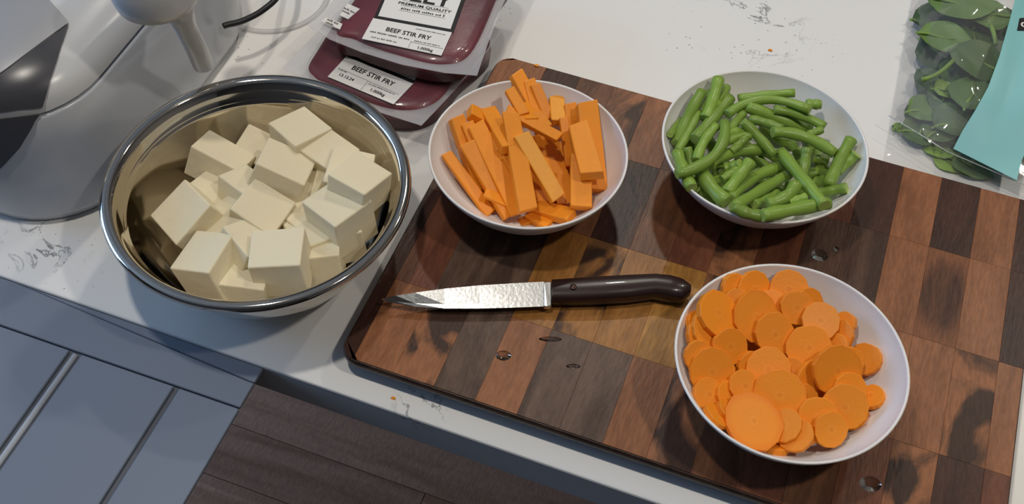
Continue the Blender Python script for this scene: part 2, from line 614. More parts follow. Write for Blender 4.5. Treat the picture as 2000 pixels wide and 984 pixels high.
mk('groove_highlight', v, f, plain('groove_highlight_grey', (0.42, 0.46, 0.52, 1), 0.3), parent=cab, smooth=True)  # pale bead: the bright highlight along the groove is put into its colour
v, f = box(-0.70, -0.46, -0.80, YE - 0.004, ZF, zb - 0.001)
mk('carcass', v, f, M['shaded_white'], parent=cab)

# ------------------------------------------------------------------ chopping board
W_, D_, TH = 0.4473, 0.3197, 0.0198
board = empty('chopping_board', (W_ / 2, -D_ / 2, ZC))
tag(board, 'large end-grain chopping board of light and dark brown wood blocks', 'chopping board')
v, f = [], []
for ins, z in ((0.011, ZC + 0.0004), (0.0105, ZC + 0.0012), (0.0012, -0.0090), (0.0002, -0.0075), (0.0, -0.0050), (0.0002, -0.0020), (0.0008, -0.0011), (0.0018, -0.0009)):
    v += [(x, y, z) for x, y in round_poly(ins, W_ - ins, -D_ + ins, -ins, 0.014 - ins * 0.5, 8)]
nb = 36
for i in range(7):
    f += [[i * nb + k, i * nb + (k + 1) % nb, (i + 1) * nb + (k + 1) % nb, (i + 1) * nb + k] for k in range(nb)]
f += [list(range(nb))[::-1], [7 * nb + k for k in range(nb)]]
core_m = wood('board_edge_wood', (0.030, 0.015, 0.011, 1), (0.060, 0.030, 0.020, 1), 0.4)
o = mk('edge_body', v, f, core_m, parent=board, smooth=True, autosmooth=35)

P = {
    'D': ((0.040, 0.015, 0.010), (0.066, 0.026, 0.016)),
    'K': ((0.050, 0.024, 0.016), (0.092, 0.046, 0.029)),
    'M': ((0.090, 0.034, 0.016), (0.165, 0.066, 0.030)),
    'R': ((0.115, 0.038, 0.020), (0.185, 0.066, 0.034)),
    'L': ((0.210, 0.080, 0.034), (0.300, 0.122, 0.054)),
    'G': ((0.250, 0.105, 0.024), (0.350, 0.155, 0.042)),
    'Y': ((0.330, 0.150, 0.032), (0.430, 0.205, 0.050)),
    'S': ((0.070, 0.041, 0.029), (0.135, 0.082, 0.058)),
}
BW = {}
for kx, (a, b_) in P.items():
    BW[kx] = wood('block_' + kx, a + (1,), b_ + (1,), 0.37, scale=40)
BW['X'] = wood('block_mixed', P['K'][0] + (1,), P['L'][1] + (1,), 0.40, contrast=(0.44, 0.56), stretch=(1, 0.5, 1), scale=26)
BW['Z'] = wood('block_gold_mixed', P['K'][0] + (1,), P['G'][1] + (1,), 0.40, contrast=(0.44, 0.56), stretch=(1, 0.6, 1), scale=24)
BW['O'] = wood('block_knot', P['D'][0] + (1,), P['L'][0] + (1,), 0.40, knot=True)
rows = ["LLDMXLMRMRDLDLDD",
        "LRMSKDMRXRKXLOLD",
        "DRSXGZGYXMRKLLXL",
        "DLXSLSSLXMRRMXDR"]
rows = ["LLDMXLMRMRRDLDLD",
        "KRSKMDMRXRKKLOLD",
        "DRSSGZGYXMRKLLXL",
        "DLXSLSSLXMRMRXDR"]
xb = [0.0014] + [0.0119 + 0.02982 * i for i in range(15)] + [W_ - 0.0014]
yb = [-0.0014, -0.0745, -0.1588, -0.2462, -D_ + 0.0014]
g = 0.00005
for r in range(4):
    for c in range(16):
        x0, x1, y1, y0 = xb[c] + g, xb[c + 1] - g, yb[r] - g, yb[r + 1] + g
        poly = [(x0, y0), (x1, y0), (x1, y1), (x0, y1)]
        rr = 0.0125
        if c == 0 and r == 0:
            poly = [(x0, y0), (x1, y0), (x1, y1)] + [(x0 + rr - rr * math.sin(a), y1 - rr + rr * math.cos(a)) for a in [math.radians(t) for t in range(0, 91, 15)]]
        if c == 0 and r == 3:
            poly = [(x1, y0), (x1, y1), (x0, y1)] + [(x0 + rr - rr * math.cos(a), y0 + rr - rr * math.sin(a)) for a in [math.radians(t) for t in range(0, 91, 15)]]
        cx, cy = (x0 + x1) / 2, (y0 + y1) / 2
        dz = random.uniform(-0.00008, 0)
        v, f = prism([(a - cx, b2 - cy) for a, b2 in poly], -0.0008, dz)
        o = mk('block', v, f, BW[rows[r][c]], bevel=0.00010, seg=1)
        o.parent = board
        o.location = Vector((cx, cy, 0)) - Vector(board.location)

# ------------------------------------------------------------------ bowls
BOWLS = {'sticks': (0.0723, -0.1373), 'beans': (0.2322, -0.0654), 'discs': (0.2897, -0.2428)}
BS = {'sticks': 0.975, 'beans': 1.018, 'discs': 1.003}
OUT = [(0.030, 0.0002), (0.0335, 0.0012), (0.0405, 0.0060), (0.0490, 0.0125), (0.0570, 0.0205), (0.0640, 0.0295), (0.0695, 0.0380), (0.0730, 0.0445), (0.0748, 0.0488)]
INN = [(0.0728, 0.0488), (0.0708, 0.0440), (0.0668, 0.0370), (0.0610, 0.0290), (0.0540, 0.0205), (0.0455, 0.0130), (0.0360, 0.0075), (0.026, 0.0050), (0.014, 0.0042), (0.0, 0.0040)]
RIM = [(0.0748, 0.0496), (0.0742, 0.0500), (0.0735, 0.0500), (0.0730, 0.0496)]
for key, lab in (('sticks', 'white round bowl holding the carrot sticks'), ('beans', 'white round bowl holding the cut green beans'),
                 ('discs', 'white round bowl holding the round carrot slices')):
    c = BOWLS[key]
    prof = [(0.0, 0.0015), (0.026, 0.0015), (0.028, 0.0002)] + OUT + RIM + INN
    prof = [(r_ * BS[key], z_) for r_, z_ in prof]
    v, f = lathe(prof, c, 96)
    o = mk('serving_bowl', v, f, M['ceramic'], origin=(c[0], c[1], 0), smooth=True)
    tag(o, lab, 'bowl', 'white bowls on the chopping board')

MB_C = (-0.0921, -0.2419)
MOUT = [(0.044, ZC + 0.0002), (0.0562, ZC + 0.0035), (0.0685, ZC + 0.0108), (0.0785, ZC + 0.0216), (0.0854, ZC + 0.0346), (0.0902, ZC + 0.0490), (0.0930, ZC + 0.0620), (0.0965, ZC + 0.0695), (0.1005, ZC + 0.0708), (0.1045, ZC + 0.0710)]
LIP = [(0.1067, ZC + 0.0722), (0.1077, ZC + 0.0745), (0.1070, ZC + 0.0768), (0.1047, ZC + 0.0780), (0.1012, ZC + 0.0775), (0.0990, ZC + 0.0755)]
MINN = [(0.0968, ZC + 0.0705), (0.0940, ZC + 0.0640), (0.0925, ZC + 0.0622), (0.0918, ZC + 0.0605), (0.0887, ZC + 0.0490), (0.0838, ZC + 0.0350), (0.0768, ZC + 0.0222), (0.0670, ZC + 0.0118), (0.0550, ZC + 0.0048), (0.043, ZC + 0.0022), (0.02, ZC + 0.0020), (0.0, ZC + 0.0020)]
v, f = lathe([(0.0, ZC + 0.0008), (0.040, ZC + 0.0008)] + MOUT + LIP + MINN, MB_C, 128)
o = mk('mixing_bowl', v, f, M['steel'], origin=(MB_C[0], MB_C[1], ZC), smooth=True)
tag(o, 'shiny stainless steel mixing bowl with rolled rim holding tofu', 'bowl')


# ------------------------------------------------------------------ pile solver: things settle on what lies below them
class Pile:
    def __init__(self, c, prof, half, cell=0.001):
        self.c, self.half, self.cell = c, half, cell
        self.n = int(2 * half / cell) + 1
        xs = np.linspace(-half, half, self.n)
        X, Y = np.meshgrid(xs, xs, indexing='ij')
        R = np.sqrt(X * X + Y * Y)
        pr = sorted(prof)
        self.h = np.interp(R, [p[0] for p in pr], [p[1] for p in pr])
        self.rmax = pr[-1][0]
        self.h[R > self.rmax + 0.003] = -1
        self.X, self.Y = X + c[0], Y + c[1]

    def sample(self, x, y):
        i = np.clip(np.round((np.asarray(x) - self.c[0] + self.half) / self.cell).astype(int), 0, self.n - 1)
        j = np.clip(np.round((np.asarray(y) - self.c[1] + self.half) / self.cell).astype(int), 0, self.n - 1)
        return self.h[i, j]

    def stick(self, e0, e1, wid, thick, sink, bmax=0.55, cap=(0.046, 0.010)):
        """e0,e1 pixel ends -> world ends of the axis"""
        z0 = z1 = 0.03
        for _ in range(5):
            a, b = at(*e0, z0), at(*e1, z1)
            L = math.hypot(b.x - a.x, b.y - a.y) + 1e-9
            px_, py_ = -(b.y - a.y) / L, (b.x - a.x) / L
            t = np.linspace(-1, 1, 25)
            hs, ts = [], []
            for s in (-0.3, 0, 0.3):
                x = (a.x + b.x) / 2 + t * (b.x - a.x) / 2 + s * wid * px_
                y = (a.y + b.y) / 2 + t * (b.y - a.y) / 2 + s * wid * py_
                hs.append(self.sample(x, y)); ts.append(t)
            hs, ts = np.concatenate(hs), np.concatenate(ts)
            bm_ = bmax * L / 2
            best = min(((hs - bb * ts).max(), abs(bb), bb) for bb in np.linspace(-bm_, bm_, 61))
            za, bb = best[0], best[2]
            z0, z1 = za - bb + thick / 2 - sink, za + bb + thick / 2 - sink
            # the heap keeps a gentle mound: loose ends sink into gaps below them
            lim = lambda p: cap[0] + cap[1] * (1 - min(1, ((p.x - self.c[0]) ** 2 + (p.y - self.c[1]) ** 2) / self.rmax ** 2))
            _l = lim
            lim = lambda p: 0.0565 if math.hypot(p.x - self.c[0], p.y - self.c[1]) > self.rmax * 0.92 else _l(p)
            z0, z1 = min(z0, lim(a)), min(z1, lim(b))
        a, b = at(*e0, z0), at(*e1, z1)
        return a, b

    def add_stick(self, a, b, wid, thick):
        d = np.array([b.x - a.x, b.y - a.y]); L2 = d @ d + 1e-12
        t = ((self.X - a.x) * d[0] + (self.Y - a.y) * d[1]) / L2
        dist = np.abs((self.X - a.x) * -d[1] + (self.Y - a.y) * d[0]) / math.sqrt(L2)
        m = (t >= 0) & (t <= 1) & (dist < wid / 2)
        top = a.z + t * (b.z - a.z) + thick / 2
        self.h[m] = np.maximum(self.h[m], top[m])

    def plane(self, px, rad, thick, sink, square=None, smax=0.5, shrink=0.8):
        """rest a disc or a square footprint; returns centre and slopes"""
        z = 0.03
        for _ in range(5):
            c = at(px[0], px[1], z)
            if square is None:
                q = [(rr * math.cos(a), rr * math.sin(a)) for rr in (0.35, 0.7, 1.0) for a in np.linspace(0, 2 * math.pi, 14, endpoint=False)] + [(0, 0)]
                q = np.array(q) * rad * shrink
            else:
                u = np.linspace(-1, 1, 7)
                q = np.array([(i, j) for i in u for j in u]) * np.array([rad[0], rad[1]]) / 2 * shrink
                cs, sn = math.cos(square), math.sin(square)
                q = np.stack([q[:, 0] * cs - q[:, 1] * sn, q[:, 0] * sn + q[:, 1] * cs], 1)
            hs = self.sample(c.x + q[:, 0], c.y + q[:, 1])
            S = np.linspace(-smax, smax, 17)
            best = None
            for sx in S:
                for sy in S:
                    a = (hs - sx * q[:, 0] - sy * q[:, 1]).max() + 0.002 * (sx * sx + sy * sy)
                    if best is None or a < best[0]: best = (a, sx, sy)
            z = best[0] + thick / 2 - sink
        return at(px[0], px[1], z), best[1], best[2]

    def add_disc(self, c, sx, sy, rad, thick):
        m = (self.X - c.x) ** 2 + (self.Y - c.y) ** 2 < rad * rad
        top = c.z + sx * (self.X - c.x) + sy * (self.Y - c.y) + thick / 2
        self.h[m] = np.maximum(self.h[m], top[m])

    def add_square(self, c, sx, sy, size, yaw, thick):
        cs, sn = math.cos(-yaw), math.sin(-yaw)
        u = (self.X - c.x) * cs - (self.Y - c.y) * sn
        v_ = (self.X - c.x) * sn + (self.Y - c.y) * cs
        m = (np.abs(u) < size[0] / 2) & (np.abs(v_) < size[1] / 2)
        top = c.z + sx * (self.X - c.x) + sy * (self.Y - c.y) + thick / 2
        self.h[m] = np.maximum(self.h[m], top[m])


ORD = ['leftmost', 'second', 'third', 'fourth', 'fifth', 'sixth', 'seventh', 'eighth', 'ninth', 'tenth', 'eleventh', 'twelfth']
ROWN = ['back', 'second', 'third', 'fourth', 'fifth', 'sixth', 'seventh', 'eighth', 'ninth']


def label_rows(items, nrows, what, cat, group):
    """items: (object, centre). Say which row from the back of the bowl and which place from the left."""
    pj = [(proj(c), o) for o, c in items]
    pj.sort(key=lambda t: t[0][1])
    n = len(pj)
    for r in range(nrows):
        row = sorted(pj[r * n // nrows:(r + 1) * n // nrows], key=lambda t: t[0][0])
        rn = 'front' if r == nrows - 1 else ROWN[r]
        for i, (_, o) in enumerate(row):
            pos = 'leftmost' if i == 0 else ('rightmost' if i == len(row) - 1 else ORD[i] + ' from left')
            tag(o, '%s, %s in the %s row%s' % (what, pos, rn, ' from the back' if 0 < r < nrows - 1 else ''), cat, group)


def basis(xdir, nrm):
    z = Vector(nrm).normalized()
    x = Vector(xdir)
    x = (x - z * x.dot(z)).normalized()
    y = z.cross(x)
    return Matrix((x, y, z)).transposed()


# ---- carrot sticks (coordinates measured on a 2.733x enlargement)
def cs(x, y): return (820 + x / 2.733, 120 + y / 2.733)


STICKS = [
    (300, 640, 420, 800, 70), (520, 640, 640, 830, 80), (700, 560, 790, 780, 80), (350, 420, 470, 640, 80), (600, 300, 700, 480, 80),
    (440, 300, 520, 440, 80), (860, 480, 930, 680, 80),
    (330, 300, 440, 560, 62), (560, 540, 640, 760, 70), (700, 330, 770, 600, 70), (420, 540, 520, 780, 70), (620, 400, 690, 600, 64), (780, 540, 800, 740, 60),
    (508, 62, 640, 290, 78), (475, 150, 560, 285, 58), (578, 100, 640, 300, 62), (615, 120, 690, 310, 55),
    (725, 195, 745, 330, 74), (798, 225, 830, 500, 66), (885, 222, 945, 692, 104),
    (190, 298, 330, 690, 78), (140, 488, 375, 815, 58), (248, 330, 400, 690, 66), (262, 268, 420, 350, 88),
    (250, 435, 485, 825, 84), (400, 375, 470, 520, 82), (440, 455, 520, 600, 62), (585, 388, 720, 680, 72),
    (655, 400, 800, 775, 106), (765, 300, 805, 560, 52), (855, 498, 862, 785, 102), (838, 345, 925, 612, 104),
    (600, 640, 690, 760, 84), (590, 820, 690, 880, 72), (700, 790, 800, 850, 60), (540, 840, 570, 875, 46), (345, 700, 480, 760, 52),
    (545, 232, 600, 320, 72), (620, 275, 680, 360, 62), (360, 262, 480, 470, 82), (460, 262, 748, 408, 64),
    (605, 775, 812, 832, 78), (540, 388, 735, 735, 80), (292, 338, 535, 812, 98), (488, 278, 570, 800, 92),
]
pile = Pile(BOWLS['sticks'], INN, 0.10)
items = []
for i, (x0, y0, x1, y1, wpx) in enumerate(STICKS):
    wid = wpx / 2.733 / 2430 * 1.04
    th = wid * random.uniform(0.50, 0.68)
    a, b = pile.stick(cs(x0, y0), cs(x1, y1), wid, th, sink=0.0040, cap=(0.0395 + 0.00024 * i + {39: -0.009, 37: -0.007, 38: -0.006, 40: -0.003, 23: -0.004}.get(i, 0), 0.009))
    pile.add_stick(a, b, wid * 0.9, th)
    L = (b - a).length
    mid = (a + b) / 2
    ws, we = wid * random.uniform(0.86, 1.0), wid * random.uniform(0.9, 1.04)
    ts, te = th * random.uniform(0.85, 1.0), th * random.uniform(0.85, 1.05)
    sk = random.uniform(-0.12, 0.12) * wid
    tw = random.uniform(-0.18, 0.18)
    V_, F_ = [], []
    for s, wv, tv, sh in ((-0.5, ws, ts, sk), (0.0, (ws + we) / 2 * 1.03, (ts + te) / 2 * 1.03, 0), (0.5, we, te, -sk)):
        for k, (u, q) in enumerate(((-1, -1), (1, -1), (1, 1), (-1, 1))):
            yy_ = u * wv / 2 + (sh * 0.6 if q > 0 else 0)
            V_.append((s * L + (sk if abs(s) > 0.1 else 0) * u * (0.8 if s > 0 else -0.8), yy_, q * tv / 2))
    for k in range(2):
        for j in range(4):
            F_.append([k * 4 + j, k * 4 + (j + 1) % 4, (k + 1) * 4 + (j + 1) % 4, (k + 1) * 4 + j])
    F_ += [[3, 2, 1, 0], [8, 9, 10, 11]]
    o = mk('carrot_stick', V_, F_, M['carrot_core'] if i in (42, 17) else M['carrot'], bevel=0.0009, seg=2)
    xd = (b - a).normalized()
    sd = Vector((-xd.y, xd.x, 0)).normalized()
    up = xd.cross(sd)
    nrm = (up * math.cos(tw) + sd * math.sin(tw))
    o.matrix_world = Matrix.Translation(mid) @ basis(xd, nrm).to_4x4()
    if i < 7:
        tag(o, 'orange carrot stick buried beneath the other sticks', 'carrot stick', 'buried carrot sticks')
    else:
        items.append((o, mid))
label_rows(items, 5, 'orange carrot stick', 'carrot stick', 'carrot sticks in the white bowl')


# ---- green beans (2.893x enlargement)
def bs(x, y): return (1270 + x / 2.893, 120 + y / 2.893)


BEANS = [
    (300, 400, 380, 520, 460, 640, 60), (560, 620, 700, 700, 820, 780, 60), (600, 300, 700, 420, 820, 470, 60), (420, 680, 540, 780, 620, 800, 60),
    (180, 380, 230, 480, 260, 600, 60), (820, 560, 900, 620, 980, 640, 60), (520, 440, 620, 560, 700, 620, 60), (880, 430, 940, 520, 960, 600, 55),
    (330, 220, 420, 260, 520, 260, 60), (760, 700, 850, 720, 940, 700, 60),
    (300, 640, 380, 720, 470, 780, 60), (560, 780, 680, 800, 800, 800, 60), (480, 560, 600, 640, 700, 700, 60), (620, 500, 740, 560, 820, 640, 60),
    (112, 415, 135, 380, 175, 330, 40), (145, 465, 210, 320, 292, 168, 62), (155, 505, 215, 400, 272, 290, 48),
    (300, 290, 318, 230, 335, 170, 42), (375, 260, 405, 200, 432, 145, 50), (385, 98, 355, 215, 310, 325, 66), (448, 205, 360, 315, 250, 440, 66),
    (498, 210, 640, 190, 815, 178, 48), (880, 240, 920, 242, 962, 242, 58), (435, 300, 640, 215, 905, 275, 52),
    (700, 270, 850, 305, 985, 370, 52), (770, 258, 830, 285, 890, 320, 42), (560, 325, 650, 345, 745, 380, 52), (540, 252, 720, 318, 905, 385, 74),
    (880, 420, 930, 400, 975, 385, 44), (525, 295, 475, 355, 425, 440, 48), (435, 410, 490, 395, 555, 405, 48), (395, 490, 470, 435, 570, 420, 48),
    (455, 510, 500, 470, 540, 430, 48), (800, 470, 835, 520, 860, 570, 54), (920, 548, 965, 552, 1010, 562, 52), (880, 645, 935, 625, 998, 605, 54),
    (890, 695, 935, 685, 982, 668, 64), (885, 488, 876, 560, 855, 655, 60), (690, 400, 870, 425, 1045, 522, 64),
    (1165, 522, 1120, 565, 1050, 625, 58), (1005, 705, 1065, 570, 1135, 442, 68), (940, 745, 1030, 728, 1112, 715, 58),
    (155, 515, 190, 620, 235, 715, 64), (210, 485, 232, 580, 262, 690, 46), (265, 715, 310, 750, 370, 800, 58), (375, 365, 305, 450, 262, 560, 54),
    (395, 590, 378, 640, 370, 700, 58), (425, 605, 470, 590, 510, 580, 58), (405, 665, 450, 635, 500, 605, 44), (610, 600, 540, 660, 490, 740, 48),
    (285, 585, 330, 690, 435, 795, 78), (430, 745, 500, 650, 565, 568, 68), (450, 775, 570, 665, 745, 592, 66), (585, 808, 650, 780, 720, 745, 50),
    (470, 825, 620, 730, 775, 640, 60), (660, 805, 765, 765, 825, 690, 66), (780, 795, 830, 780, 880, 765, 48),
    (470, 820, 560, 860, 650, 872, 64), (340, 580, 470, 515, 665, 498, 64), (630, 872, 800, 838, 1010, 800, 72),
    (420, 342, 368, 525, 148, 637, 60), (522, 338, 605, 420, 700, 530, 56), (735, 508, 850, 650, 985, 815, 66),
]
pile = Pile(BOWLS['beans'], INN, 0.10)
items = []
for i, (x0, y0, xm, ym, x1, y1, wpx) in enumerate(BEANS):
    r = wpx / 2.893 / 2380 / 2 * 1.04
    a, b = pile.stick(bs(x0, y0), bs(x1, y1), 2 * r, 2 * r, sink=r * 0.55, cap=(0.0400 + 0.00014 * i, 0.009))
    zm = (a.z + b.z) / 2
    m = at(*bs(xm, ym), zm)
    pile.add_stick(a, m, 1.7 * r, 1.9 * r)
    pile.add_stick(m, b, 1.7 * r, 1.9 * r)
    pts = bez(a, m, b, 13)
    ph = random.uniform(0, 6)
    rad = [r * (0.93 + 0.08 * math.sin(ph + k * 1.15)) for k in range(13)]
    v, f, ns = tube(pts, rad, n=10, flat=0.9)
    fm = [0] * ns + [1, 1]
    o = mk('green_bean', v, f, [M['bean'], M['bean_end']], origin=m, fmat=fm)
    for p in o.data.polygons:
        p.use_smooth = len(p.vertices) == 4
    if i < 14:
        tag(o, 'green bean piece buried beneath the other beans', 'green bean', 'buried green beans')
    else:
        items.append((o, m))
label_rows(items, 8, 'cut green bean', 'green bean', 'green beans in the white bowl')


# ---- carrot slices (2.288x enlargement)
def ds(x, y): return (1300 + x / 2.288, 500 + y / 2.288)


DISCS = [
    (300, 420, 85), (500, 560, 90), (650, 480, 85), (420, 640, 85), (620, 640, 80), (760, 600, 75), (250, 560, 80), (480, 400, 85), (640, 330, 75),
    (310, 145, 60), (395, 148, 74), (548, 148, 76), (320, 212, 58), (640, 210, 62), (470, 228, 68), (140, 300, 50), (155, 355, 62), (200, 328, 84),
    (585, 232, 68), (800, 300, 46), (765, 352, 66), (760, 400, 50), (690, 292, 76), (145, 445, 58), (890, 462, 66), (820, 472, 58), (540, 440, 62),
    (385, 430, 56), (300, 495, 62), (230, 256, 88), (400, 272, 102), (485, 350, 84), (640, 410, 86), (285, 405, 71), (205, 516, 92), (560, 520, 55),
    (390, 498, 64), (920, 630, 52), (457, 505, 84), (670, 566, 88), (765, 512, 98), (610, 640, 60), (830, 715, 64), (820, 602, 70), (800, 675, 86),
    (190, 620, 66), (285, 625, 60), (350, 582, 64), (510, 620, 96), (680, 722, 75), (640, 800, 36), (735, 775, 66), (225, 715, 54), (270, 690, 42),
    (480, 840, 62), (580, 800, 66), (530, 758, 66), (390, 742, 114),
]
# paint order: the pieces that lie on top come last
TOP = {49: 60, 51: 48}
pile = Pile(BOWLS['discs'], INN, 0.10)
items = []
for i, (x, y, rpx) in enumerate(DISCS):
    R = rpx / 2.288 / 2430
    th = random.uniform(0.0036, 0.0052)
    c, sx, sy = pile.plane(ds(x, y), R, th, sink=0.0016, smax=0.62, shrink=0.82)
    pile.add_disc(c, sx, sy, R * 0.93, th)
    n = random.choice((11, 12, 13, 15))
    ph = random.uniform(0, 6)
    ov = random.uniform(0.93, 1.0)
    ring = []
    for k in range(n):
        a = 2 * math.pi * k / n
        rr = R * random.uniform(0.955, 1.03)
        ring.append((rr * math.cos(a), rr * ov * math.sin(a)))
    v, f = prism(ring, -th / 2, th / 2)
    o = mk('carrot_slice', v, f, M['disc'], bevel=0.00045, seg=2)
    nr = Vector((-sx, -sy, 1)).normalized()
    o.matrix_world = Matrix.Translation(c) @ basis((math.cos(ph), math.sin(ph), 0), nr).to_4x4()
    if i < 9:
        tag(o, 'orange carrot slice buried beneath the other slices', 'carrot slice', 'buried carrot slices')
    else:
        items.append((o, c))
label_rows(items, 7, 'round orange carrot slice', 'carrot slice', 'carrot slices in the white bowl')


# ---- tofu (1.969x enlargement)
def tf(x, y): return (180 + x / 1.969, 120 + y / 1.969)


TOFU = [  # x, y, yaw deg, wx, wy, h (mm)
    (560, 560, -20, 36, 36, 30), (760, 560, 5, 36, 36, 30), (690, 700, 20, 36, 36, 30), (900, 640, -10, 34, 34, 28), (820, 430, 0, 34, 34, 28),
    (640, 350, -5, 34, 30, 30), (815, 300, -27, 38, 36, 38), (930, 375, -15, 38, 32, 36), (480, 525, -20, 36, 34, 30), (950, 490, 0, 30, 30, 28),
    (1010, 445, 10, 34, 36, 32), (870, 480, -2, 32, 36, 32), (800, 590, -22, 36, 38, 32), (1045, 690, 40, 34, 36, 32), (590, 865, 15, 38, 34, 34), (745, 875, 18, 34, 30, 26),
    (905, 785, 25, 37, 34, 32), (850, 695, -38, 38, 34, 34), (495, 395, 0, 46, 30, 30), (540, 640, -35, 36, 34, 30), (590, 515, -20, 34, 30, 30),
    (385, 605, -27, 42, 40, 32), (460, 790, 0, 36, 40, 34), (600, 720, -25, 34, 36, 30), (650, 590, -7, 38, 36, 34), (955, 600, -24, 40, 38, 38),
    (1075, 480, -12, 36, 36, 30), (725, 440, 12, 42, 38, 34), (730, 775, 20, 40, 36, 38),
]
pile = Pile(MB_C, MINN, 0.12)
items = []
for i, (x, y, yaw, wx, wy, h) in enumerate(TOFU):
    wx, wy, h, yaw = wx * 0.00092, wy * 0.00092, h * 0.00092, math.radians(yaw)
    c, sx, sy = pile.plane(tf(x, y), (wx, wy), h, sink=0.010, square=yaw, smax=0.34, shrink=0.62)
    cap = ZC + (0.026 if i < 5 else 0.036 if i < 18 else 0.046 if i < 25 else 0.054) + 0.0003 * (i % 7)
    if c.z > cap or c.z < ZC + 0.012: c = at(*tf(x, y), cap)
    pr_ = sorted((z_, r_) for r_, z_ in MINN)
    for _ in range(60):
        Rm_ = basis((math.cos(yaw), math.sin(yaw), 0), Vector((-sx, -sy, 1)).normalized())
        bad = False
        for cx_ in (-0.52, 0.52):
            for cy_ in (-0.52, 0.52):
                for cz_ in (-0.5, 0.5):
                    p_ = c + Rm_ @ Vector((cx_ * wx, cy_ * wy, cz_ * h))
                    lim_ = np.interp(p_.z, [q_[0] for q_ in pr_], [q_[1] for q_ in pr_]) + 0.0030
                    if math.hypot(p_.x - MB_C[0], p_.y - MB_C[1]) > lim_: bad = True
        if not bad: break
        # slide in along the bowl wall: up a little and towards the middle
        if c.y > MB_C[1] + 0.012 and c.z < ZC + 0.068:
            c = at(*proj(c + Vector(((MB_C[0] - c.x) * 0.004, (MB_C[1] - c.y) * 0.004, 0))), c.z + 0.0010)
        else:
            c = c + Vector(((MB_C[0] - c.x) * 0.010, (MB_C[1] - c.y) * 0.010, 0.0003 if c.z < cap else 0))
        sx, sy = sx * 0.96, sy * 0.96
        if _ > 40: wx, wy = wx * 0.99, wy * 0.99
    pile.add_square(c, sx, sy, (wx * 0.92, wy * 0.92), yaw, h)
    v, f = box(-wx / 2, wx / 2, -wy / 2, wy / 2, -h / 2, h / 2)
    v = [tuple(q * random.uniform(0.93, 1.04) for q in p) for p in v]
    o = mk('tofu_cube', v, f, M['tofu'], bevel=0.0011, seg=2)
    nr = Vector((-sx, -sy, 1)).normalized()
    o.matrix_world = Matrix.Translation(c) @ basis((math.cos(yaw), math.sin(yaw), 0), nr).to_4x4()
    if i < 5:
        tag(o, 'cream tofu cube buried beneath the other cubes', 'tofu cube', 'buried tofu cubes')
    else:
        items.append((o, c))
label_rows(items, 5, 'cream white tofu cube', 'tofu cube', 'tofu cubes in the steel bowl')


# ------------------------------------------------------------------ knife (2.6316x enlargement)
def ks(x, y): return (640 + x / 2.6316, 480 + y / 2.6316)


kn = empty('kitchen_knife', at(1000, 580, 0.0002))
tag(kn, 'small kitchen knife with steel blade and dark wooden handle', 'knife')
spine = [(280, 270), (350, 256), (450, 240), (600, 220), (780, 203), (960, 192), (1110, 184)]
edge = [(280, 272), (350, 296), (450, 312), (600, 322), (780, 322), (960, 317), (1110, 311)]
V_, F_ = [], []
n = len(spine)
for (sx_, sy_), (ex, ey) in zip(spine, edge):
    s0 = at(*ks(sx_, sy_), 0.0125); e0 = at(*ks(ex, ey), 0.0075)
    m0 = s0.lerp(e0, 0.78)
    V_ += [s0, m0, e0, m0 - Vector((0, 0, 0.0017)), s0 - Vector((0, 0, 0.0022))]
for i in range(n - 1):
    for j in range(5):
        F_.append([i * 5 + j, i * 5 + (j + 1) % 5, (i + 1) * 5 + (j + 1) % 5, (i + 1) * 5 + j])
F_ += [[4, 3, 2, 1, 0], [(n - 1) * 5 + j for j in range(5)]]
bl = mk('blade', V_, F_, M['blade'], parent=kn)
# bolster
V_ = []
for x, ya, yb_ in ((1110, 184, 311), (1128, 183, 314), (1150, 183, 306)):
    s0 = at(*ks(x, ya), 0.0135); e0 = at(*ks(x, yb_), 0.0080)
    V_ += [s0, e0, e0 - Vector((0, 0, 0.0035)), s0 - Vector((0, 0, 0.0045))]
F_ = []
for i in range(2):
    for j in range(4):
        F_.append([i * 4 + j, i * 4 + (j + 1) % 4, (i + 1) * 4 + (j + 1) % 4, (i + 1) * 4 + j])
F_ += [[3, 2, 1, 0], [8, 9, 10, 11]]
bo = mk('bolster', V_, F_, plain('bolster_steel', (0.70, 0.69, 0.66, 1), 0.25, metal=1.0), parent=kn, bevel=0.0006)
# handle cross-sections
HT = [(1150, 182), (1250, 176), (1400, 168), (1550, 160), (1680, 156), (1760, 163), (1820, 182), (1862, 210)]
HBt = [(1150, 292), (1250, 294), (1400, 290), (1550, 280), (1680, 262), (1750, 276), (1815, 284), (1864, 246)]
HH = [0.0060, 0.0066, 0.0074, 0.0078, 0.0078, 0.0080, 0.0078, 0.0048]
V_, F_ = [], []
nn = 16
for (tx, ty), (bx_, by_), hh in zip(HT, HBt, HH):
    zc = 0.0088
    a, b = at(*ks(tx, ty), zc), at(*ks(bx_, by_), zc)
    c = (a + b) / 2
    hw_ = (a - b) / 2
    for k in range(nn):
        t = 2 * math.pi * k / nn
        cx_, sx_ = math.cos(t), math.sin(t)
        cx_ = math.copysign(abs(cx_) ** 0.75, cx_); sx_ = math.copysign(abs(sx_) ** 0.75, sx_)
        V_.append(c + hw_ * cx_ + Vector((0, 0, hh * sx_)))
for i in range(len(HT) - 1):
    for k in range(nn):
        F_.append([i * nn + k, i * nn + (k + 1) % nn, (i + 1) * nn + (k + 1) % nn, (i + 1) * nn + k])
F_ += [list(range(nn))[::-1], [(len(HT) - 1) * nn + k for k in range(nn)]]
hd = mk('handle', V_, F_, M['handle'], parent=kn, smooth=True, autosmooth=50)
rp = at(*ks(1262, 214), 0.0152)
v, f = lathe([(0, 0.0150), (0.0024, 0.0150), (0.0024, 0.0162), (0.0018, 0.0166), (0, 0.0167)], (rp.x, rp.y), 20)
mk('rivet', v, f, M['rivet'], parent=hd, smooth=True)


